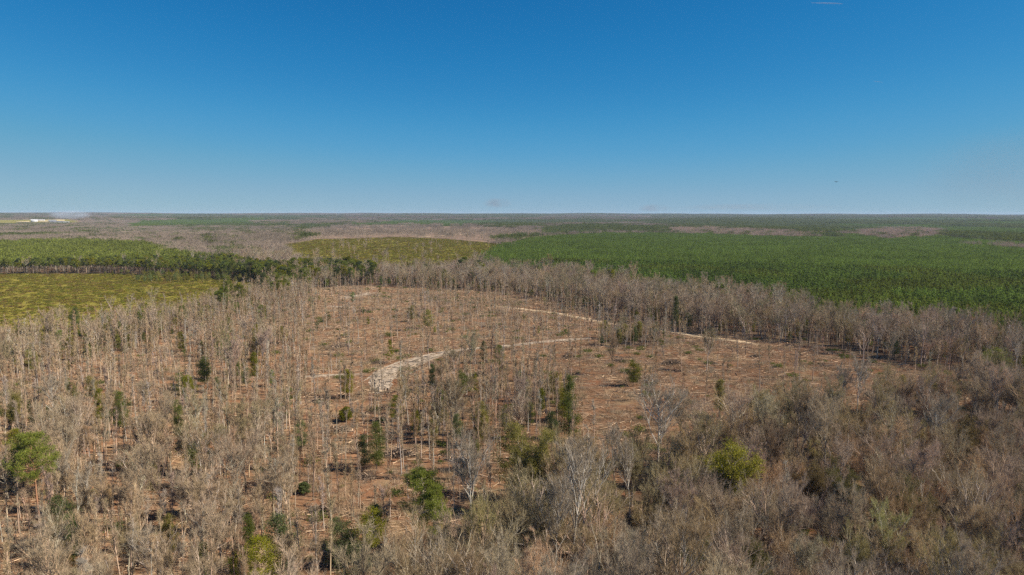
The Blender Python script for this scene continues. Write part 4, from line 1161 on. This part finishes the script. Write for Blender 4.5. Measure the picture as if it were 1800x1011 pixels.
# sticks, tops and slash: nobody could count them
x, y, z, px, py, reg, rng = jgrid(1.25, 100, 760, 96)
cl = vnoise(x, y, 7, 97) * .6 + vnoise(x, y, 30, 98) * .4
p = prob(reg, {'cut': .75, 'centre': .3, 'leftclump': .2, 'leftbelt': .10, 'lowerright': .02, 'island': .1})
p = p * np.clip(cl * 2.2 - .35, .06, 1.3) * np.where(near_track(x, y, -.5), .08, 1) * np.where(py > 800, .7, 1)
k = rng.random(len(x)) < p
x, y, z = x[k], y[k], z[k]; n = len(x)
ln = rng.gamma(2.2, 1.0, n) * .8 + .5; ln[rng.random(n) < .05] *= 2
an = np.where(rng.random(n) < .5, rng.normal(0, .55, n), rng.random(n) * 6.28)
dz = rng.uniform(-.12, .22, n)
dv = np.stack([np.cos(an), np.sin(an), dz], 1)
zz = z + .12 + rng.random(n) * .35
c0 = np.stack([x, y, zz], 1)
P_ = np.stack([c0 - dv * ln[:, None] * .5, c0 + dv * ln[:, None] * .5], 1)
P_[:, :, 2] = np.maximum(P_[:, :, 2], z[:, None] + .03)
rr_ = rng.gamma(2, .026, n) + .025
b_ = MB(); b_.tubes(P_, np.stack([rr_, rr_ * .6], 1), 3, tv=rng.random(n) ** 1.6)
o = bpy.data.objects.new('logging_debris', b_.mesh('logging_debris', [M_STICK])); COL.objects.link(o)
o['kind'] = 'stuff'; o['bark'] = [.50, .36, .235]; o['label'] = 'slash of broken branches, tops and sticks over the logged ground'

# low brush over the cut ground and the woodland floor
BR = [brush_clump(950 + i).mesh('brush', [M_TWIG]) for i in range(3)] + [brush_clump(960 + i, True).mesh('brush', [M_LEAF]) for i in range(2)]
x, y, z, px, py, reg, rng = jgrid(2.6, 80, 700, 99)
cl = vnoise(x, y, 12, 101)
p = prob(reg, {'cut': .38, 'centre': .6, 'leftclump': .4, 'leftbelt': .4, 'lowerright': .25, 'island': .6, 'belt': .2, 'field': 0})
p = p * np.clip(cl * 2 - .3, .1, 1.2) * ~near_track(x, y, .6)
k = rng.random(len(x)) < p
x, y, z, px, py, reg = (v[k] for v in (x, y, z, px, py, reg)); n = len(x)
lf = rng.random(n) < .07
tn, _ = pick_palette(rng, n, [GREY, TAN, BROWN, RUST], [3, 3, 2, 1]); tn[lf] = G_MID * .9
scatter('brush', BR, x, y, z, rng.random(n) * 6.28, rng.uniform(.4, 1.3, n), np.where(lf, rng.integers(3, 5, n), rng.integers(0, 3, n)), tn, tn, 'low leafless brush on the logged ground')

# young planted seedlings and weeds in the yellow-green fields
WE = []
for i in range(3):
    rng = R(970 + i); b_ = MB()
    c0 = np.stack([rng.uniform(-2, 2, 22), rng.uniform(-2, 2, 22), rng.uniform(.1, .7, 22)], 1)
    tr2, id2 = tuft(rng, c0, 10, .45, .5, .22, .8); b_.tris(tr2, rng.random(22)[id2]); WE.append(b_.mesh('field_growth', [M_LEAF]))
x, y, z, px, py, reg, rng = jgrid(3.6, 380, 2300, 103, 42)
p = prob(reg, {'field': .85, 'field2': .8})
p = p * np.clip(vnoise(x, y, 25, 104) * .6 + .45, .1, 1)
k = rng.random(len(x)) < p
x, y, z = x[k], y[k], z[k]; n = len(x)
tn, _ = pick_palette(rng, n, [np.array([.245, .215, .036]), np.array([.20, .20, .034]), np.array([.26, .20, .06]), np.array([.22, .145, .055])], [4, 3, 2, 1.3])
scatter('field_growth', WE, x, y, z, rng.random(n) * 6.28, rng.uniform(.5, 1.3, n), rng.integers(0, 3, n), tn, tn, 'low yellow-green grass, weeds and planted seedlings')

# ------------------------------------------------------------------ industrial site by the horizon
M_WHITE = flat_mat('white_metal', (.60, .60, .60), .5); M_GREYW = flat_mat('grey_cladding', (.35, .36, .38), .6); M_DARKW = flat_mat('dark_cladding', (.05, .05, .06), .6)
M_YARD = flat_mat('yellow_earth', (.56, .45, .23), .95, .2, .02)
def part_box(root, name, dims, mat):
    b_ = MB(); b_.box(*dims); o = bpy.data.objects.new(name, b_.mesh(name, [mat])); COL.objects.link(o); o.parent = root; return o
def warehouse(px, py, wpx, hm, depth, wall_m, roof_m, label, ndoor):
    x, y = ground_at(px, py); z = float(terrain(np.array(x), np.array(y)))
    W = wpx / F * math.hypot(x, y)
    root = bpy.data.objects.new('warehouse', None); COL.objects.link(root); root.location = (x, y, z); root.rotation_euler = (0, 0, -math.atan2(x, y) * .9)
    root['label'] = label; root['category'] = 'building'; root['group'] = 'industrial buildings near the horizon'
    part_box(root, 'wall', (-W / 2, W / 2, 0, depth, -3, hm), wall_m)
    b_ = MB(); e = 1.2; rz = hm + depth * .09
    b_.quad([(-W / 2 - e, -e, hm + .05), (W / 2 + e, -e, hm + .05), (W / 2 + e, depth / 2, rz), (-W / 2 - e, depth / 2, rz)])
    b_.quad([(-W / 2 - e, depth / 2, rz), (W / 2 + e, depth / 2, rz), (W / 2 + e, depth + e, hm + .05), (-W / 2 - e, depth + e, hm + .05)])
    for sx in (-1, 1):
        b_.tris(np.array([[(sx * (W / 2 + .02), 0, hm), (sx * (W / 2 + .02), depth, hm), (sx * (W / 2 + .02), depth / 2, rz - .05)]], float), .5)
    o = bpy.data.objects.new('roof', b_.mesh('roof', [roof_m])); COL.objects.link(o); o.parent = root
    for i in range(ndoor):
        xx = -W / 2 + W * (i + .5) / ndoor
        part_box(root, 'door', (xx - 2.5, xx + 2.5, -.25, -.02, .1, 5), M_DARKW)
warehouse(60, 390.5, 7.5, 13, 60, M_WHITE, M_WHITE, 'small white building with bright roof on the yellow yard', 3)
warehouse(92, 390.2, 9, 8, 50, M_DARKW, M_GREYW, 'dark low shed at the middle of the yellow yard', 2)
warehouse(70, 388.8, 12, 7, 40, M_GREYW, M_WHITE, 'long grey shed behind the white building', 3)
warehouse(105, 391.2, 24, 3.5, 30, M_GREYW, M_GREYW, 'long low grey shed at the smoky end of the yard', 4)
def yard(pts, name, label):
    P = np.array([ground_at(*p) for p in pts])
    n_ = len(P) // 2
    rows = []
    for a_, b2 in zip(P[:n_], P[::-1][:n_]):
        rows.append([a_, a_ * .66 + b2 * .34, a_ * .33 + b2 * .67, b2])
    A = [[r_[j] for j in range(4)] for r_ in rows]
    o = sheet(name, A, M_YARD, label)
    for v_ in o.data.vertices: v_.co.z += 3.5
yard([(27, 391), (40, 391.3), (52, 391.2), (52, 389.4), (40, 390), (30, 390.4)], 'bare_yard', 'sunlit yellow bare yard at the left of the site')
yard([(66, 390.3), (78, 390.6), (87, 390.6), (87, 388.2), (78, 388.4), (68, 388.8)], 'bare_yard', 'sunlit yellow bare yard beside the white building')
yard([(95, 389.2), (105, 389.5), (114, 389.4), (114, 387.2), (105, 387.0), (95, 387.4)], 'bare_yard', 'sunlit yellow bare yard at the far end of the site')

# ------------------------------------------------------------------ sky life: bird and contrails
def sky_point(px, py, dist):
    d_ = MW @ np.array([(px - 900) / F, (505.5 - py) / F, -1.0]); d_ = d_ / np.linalg.norm(d_)
    return d_ * dist + np.array([0, 0, CAM_Z])
bp = sky_point(1470, 320, 260)
root = bpy.data.objects.new('bird', None); COL.objects.link(root); root.location = tuple(bp); root.rotation_euler = (0, 0, .15)
root['label'] = 'dark soaring bird with spread wings above the right horizon'; root['category'] = 'bird'
M_BIRD = flat_mat('dark_feathers', (.03, .025, .022), .8)
b_ = MB()
P_ = np.array([[(0, -.32, 0), (0, -.22, .03), (0, 0, .02), (0, .2, 0), (0, .28, .03), (0, .36, .0)]], float); b_.tubes(P_, np.array([[.03, .07, .10, .06, .055, .01]]), 8)
o = bpy.data.objects.new('body', b_.mesh('body', [M_BIRD])); COL.objects.link(o); o.parent = root
for sx in (-1, 1):
    b_ = MB(); b_.tubes(np.array([[(0, .05, .03), (sx * .3, .1, .14), (sx * .6, .02, .17), (sx * .86, -.1, .13)]], float), np.array([[.10, .11, .085, .02]]), 6)
    for v_ in b_.v: v_[:, 2] = v_[:, 2] * .45 + .05 + np.abs(v_[:, 0]) * .12
    o = bpy.data.objects.new('wing', b_.mesh('wing', [M_BIRD])); COL.objects.link(o); o.parent = root
b_ = MB(); b_.tris(np.array([[(0, -.25, .02), (-.12, -.5, .02), (.12, -.5, .02)], [(0, -.25, 0), (.12, -.5, .01), (-.12, -.5, .01)]], float), .5)
o = bpy.data.objects.new('tail', b_.mesh('tail', [M_BIRD])); COL.objects.link(o); o.parent = root

def volume_mat(name, dens, col, absorb=None, noise_scale=None, emis=None):
    m_, nt_2, out_ = new_mat(name)
    N2, L2 = nt_2.nodes.new, nt_2.links.new
    pv = N2('ShaderNodeVolumePrincipled'); pv.inputs['Color'].default_value = (*col, 1); pv.inputs['Density'].default_value = dens
    pv.inputs['Anisotropy'].default_value = .0
    if noise_scale is not None:
        tc = N2('ShaderNodeTexCoord')
        no = N2('ShaderNodeTexNoise'); no.inputs['Scale'].default_value = noise_scale; no.inputs['Detail'].default_value = 4
        L2(tc.outputs['Generated'], no.inputs['Vector'])
        ln_ = N2('ShaderNodeVectorMath'); ln_.operation = 'DISTANCE'; ln_.inputs[1].default_value = (.5, .5, .5); L2(tc.outputs['Generated'], ln_.inputs[0])
        fo = N2('ShaderNodeMapRange'); fo.inputs[1].default_value = .12; fo.inputs[2].default_value = .5; fo.inputs[3].default_value = 1; fo.inputs[4].default_value = 0; L2(ln_.outputs['Value'], fo.inputs[0])
        nr_ = N2('ShaderNodeMapRange'); nr_.inputs[1].default_value = .38; nr_.inputs[2].default_value = .68; nr_.inputs[3].default_value = .15; nr_.inputs[4].default_value = 1; L2(no.outputs['Fac'], nr_.inputs[0])
        mu = N2('ShaderNodeMath'); mu.operation = 'MULTIPLY'; L2(fo.outputs[0], mu.inputs[0]); L2(nr_.outputs[0], mu.inputs[1])
        m3 = N2('ShaderNodeMath'); m3.operation = 'MULTIPLY'; m3.inputs[1].default_value = dens; L2(mu.outputs[0], m3.inputs[0]); L2(m3.outputs[0], pv.inputs['Density'])
    L2(pv.outputs[0], out_.inputs['Volume'])
    return m_

def ellipsoid(name, centre, radii, mat, kind, label, rot=0):
    import bmesh
    bm = bmesh.new(); bmesh.ops.create_icosphere(bm, subdivisions=3, radius=1)
    me_ = bpy.data.meshes.new(name); bm.to_mesh(me_); bm.free(); me_.materials.append(mat)
    o = bpy.data.objects.new(name, me_); COL.objects.link(o); o.location = tuple(centre); o.scale = radii; o.rotation_euler = (0, 0, rot)
    o['kind'] = kind; o['label'] = label
    return o

for px0, px1, py_, rad_, lab_ in ((1425, 1482, 6, 16, 'short bright contrail at the top of the sky'), (1535, 1552, 144, 7, 'faint small contrail below the bright one')):
    a_, b2 = sky_point(px0, py_ - 1, 22000), sky_point(px1, py_ + .5, 22000)
    mb = MB(); tt = np.linspace(0, 1, 24)[:, None]
    P_ = (a_ * (1 - tt) + b2 * tt)[None] - a_
    P_ = P_ + R(3).normal(0, 3, P_.shape)
    mb.tubes(P_, (rad_ * np.clip(np.sin(np.linspace(.06, 1, 24) * math.pi * .9) , .1, 1))[None], 6)
    mm, ntm, om = new_mat('ice_trail'); dd = ntm.nodes.new('ShaderNodeBsdfDiffuse'); dd.inputs[0].default_value = (.8, .8, .8, 1); tr3 = ntm.nodes.new('ShaderNodeBsdfTransparent'); mx3 = ntm.nodes.new('ShaderNodeMixShader')
    mx3.inputs[0].default_value = .22; ntm.links.new(tr3.outputs[0], mx3.inputs[1]); ntm.links.new(dd.outputs[0], mx3.inputs[2]); ntm.links.new(mx3.outputs[0], om.inputs[0])
    o = bpy.data.objects.new('contrail', mb.mesh('contrail', [mm])); COL.objects.link(o); o.location = tuple(a_); o['label'] = lab_; o['category'] = 'contrail'

# smoke
gx0, gy0 = ground_at(124, 390)
ellipsoid('smoke', (gx0, gy0, 58), (150, 120, 34), volume_mat('blue_smoke', .02, (.75, .84, .95), noise_scale=3), 'stuff', 'blue-white smoke drifting up beside the industrial site')
for (px_, py_, wpx, hpx, dn, colr, lab_) in (
    (875, 357, 56, 20, .0020, (.42, .42, .46), 'thin grey smoke plume over the middle of the horizon'),
    (1150, 366, 64, 16, .0017, (.42, .42, .46), 'faint grey smoke plume over the horizon right of the middle'),
    (1330, 364, 300, 14, .0010, (.46, .45, .48), 'long low band of smoke along the right horizon'),
    (1800, 300, 300, 140, .0006, (.45, .42, .42), 'brownish smoke drifting high at the right edge of the sky'),
    (150, 350, 260, 50, .00025, (.5, .5, .52), 'very faint smoke over the left horizon')):
    D_ = 19500
    c_ = sky_point(px_, py_, D_)
    ellipsoid('smoke', c_, (wpx / F * D_ * .5, 450, hpx / F * D_ * .5), volume_mat('grey_smoke', dn, colr, noise_scale=2.2), 'stuff', lab_, -math.atan2(c_[0], c_[1]))

# haze: the air between here and the horizon
mb = MB(); mb.box(-17200, 17200, -17200, 17200, float(gz.min()) - 1.5, 97)
hz = bpy.data.objects.new('haze', mb.mesh('haze', [volume_mat('haze', 3.0e-5, (.62, .76, 1.0))])); COL.objects.link(hz); hz['kind'] = 'stuff'; hz['label'] = 'thin blue haze in the distance'

# ------------------------------------------------------------------ light
SUN_EL, SUN_AZ = math.radians(41), math.radians(99)
sd = bpy.data.lights.new('sun', 'SUN'); sd.energy = 5.0; sd.angle = math.radians(.53); sd.color = (1, .91, .77)
so = bpy.data.objects.new('sun', sd); COL.objects.link(so)
tos = Vector((math.sin(SUN_AZ) * math.cos(SUN_EL), math.cos(SUN_AZ) * math.cos(SUN_EL), math.sin(SUN_EL)))
so.rotation_euler = tos.to_track_quat('Z', 'Y').to_euler()
w = bpy.data.worlds.new('World'); sc.world = w; w.use_nodes = True
nt = w.node_tree
bg = nt.nodes['Background']
sky = nt.nodes.new('ShaderNodeTexSky'); sky.sky_type = 'NISHITA'; sky.sun_disc = False
sky.sun_elevation = SUN_EL; sky.sun_rotation = SUN_AZ; sky.altitude = 0; sky.air_density = 0.5; sky.dust_density = 0.0; sky.ozone_density = 6.0
EXPO = 0.8
# the sky model's own colours graded to the deep clear winter blue of the photograph
pre = nt.nodes.new('ShaderNodeVectorMath'); pre.operation = 'SCALE'; pre.inputs['Scale'].default_value = .1
crv = nt.nodes.new('ShaderNodeRGBCurve')
for ch, pts in enumerate(([(0, 0), (.065, .013), (.091, .026), (.159, .088), (.25, .175), (.396, .265), (1, .40)],
                          [(0, 0), (.135, .163), (.186, .222), (.306, .335), (.582, .440), (1, .55)],
                          [(0, .1), (.306, .430), (.401, .510), (.573, .590), (.721, .580), (1, .60)])):
    cv = crv.mapping.curves[ch]
    while len(cv.points) < len(pts): cv.points.new(.5, .5)
    for p_, (u_, v_) in zip(cv.points, pts): p_.location = (u_, v_)
crv.mapping.update()
comb = nt.nodes.new('ShaderNodeVectorMath'); comb.operation = 'SCALE'; comb.inputs['Scale'].default_value = 10 / 2 ** EXPO
nt.links.new(sky.outputs[0], pre.inputs[0]); nt.links.new(pre.outputs[0], crv.inputs['Color']); nt.links.new(crv.outputs[0], comb.inputs[0])
nt.links.new(comb.outputs[0], bg.inputs[0]); bg.inputs[1].default_value = .10

sc.view_settings.view_transform = 'Standard'; sc.view_settings.look = 'None'
sc.view_settings.exposure = EXPO; sc.view_settings.gamma = 1.0
cy = sc.cycles
cy.max_bounces = 4; cy.diffuse_bounces = 2; cy.glossy_bounces = 1; cy.transmission_bounces = 2; cy.volume_bounces = 0; cy.transparent_max_bounces = 8
cy.use_denoising = False; cy.denoiser = 'OPENIMAGEDENOISE'; cy.denoising_prefilter = 'ACCURATE'; cy.denoising_input_passes = 'RGB_ALBEDO_NORMAL'
cy.volume_step_rate = 4
sc.render.use_persistent_data = False
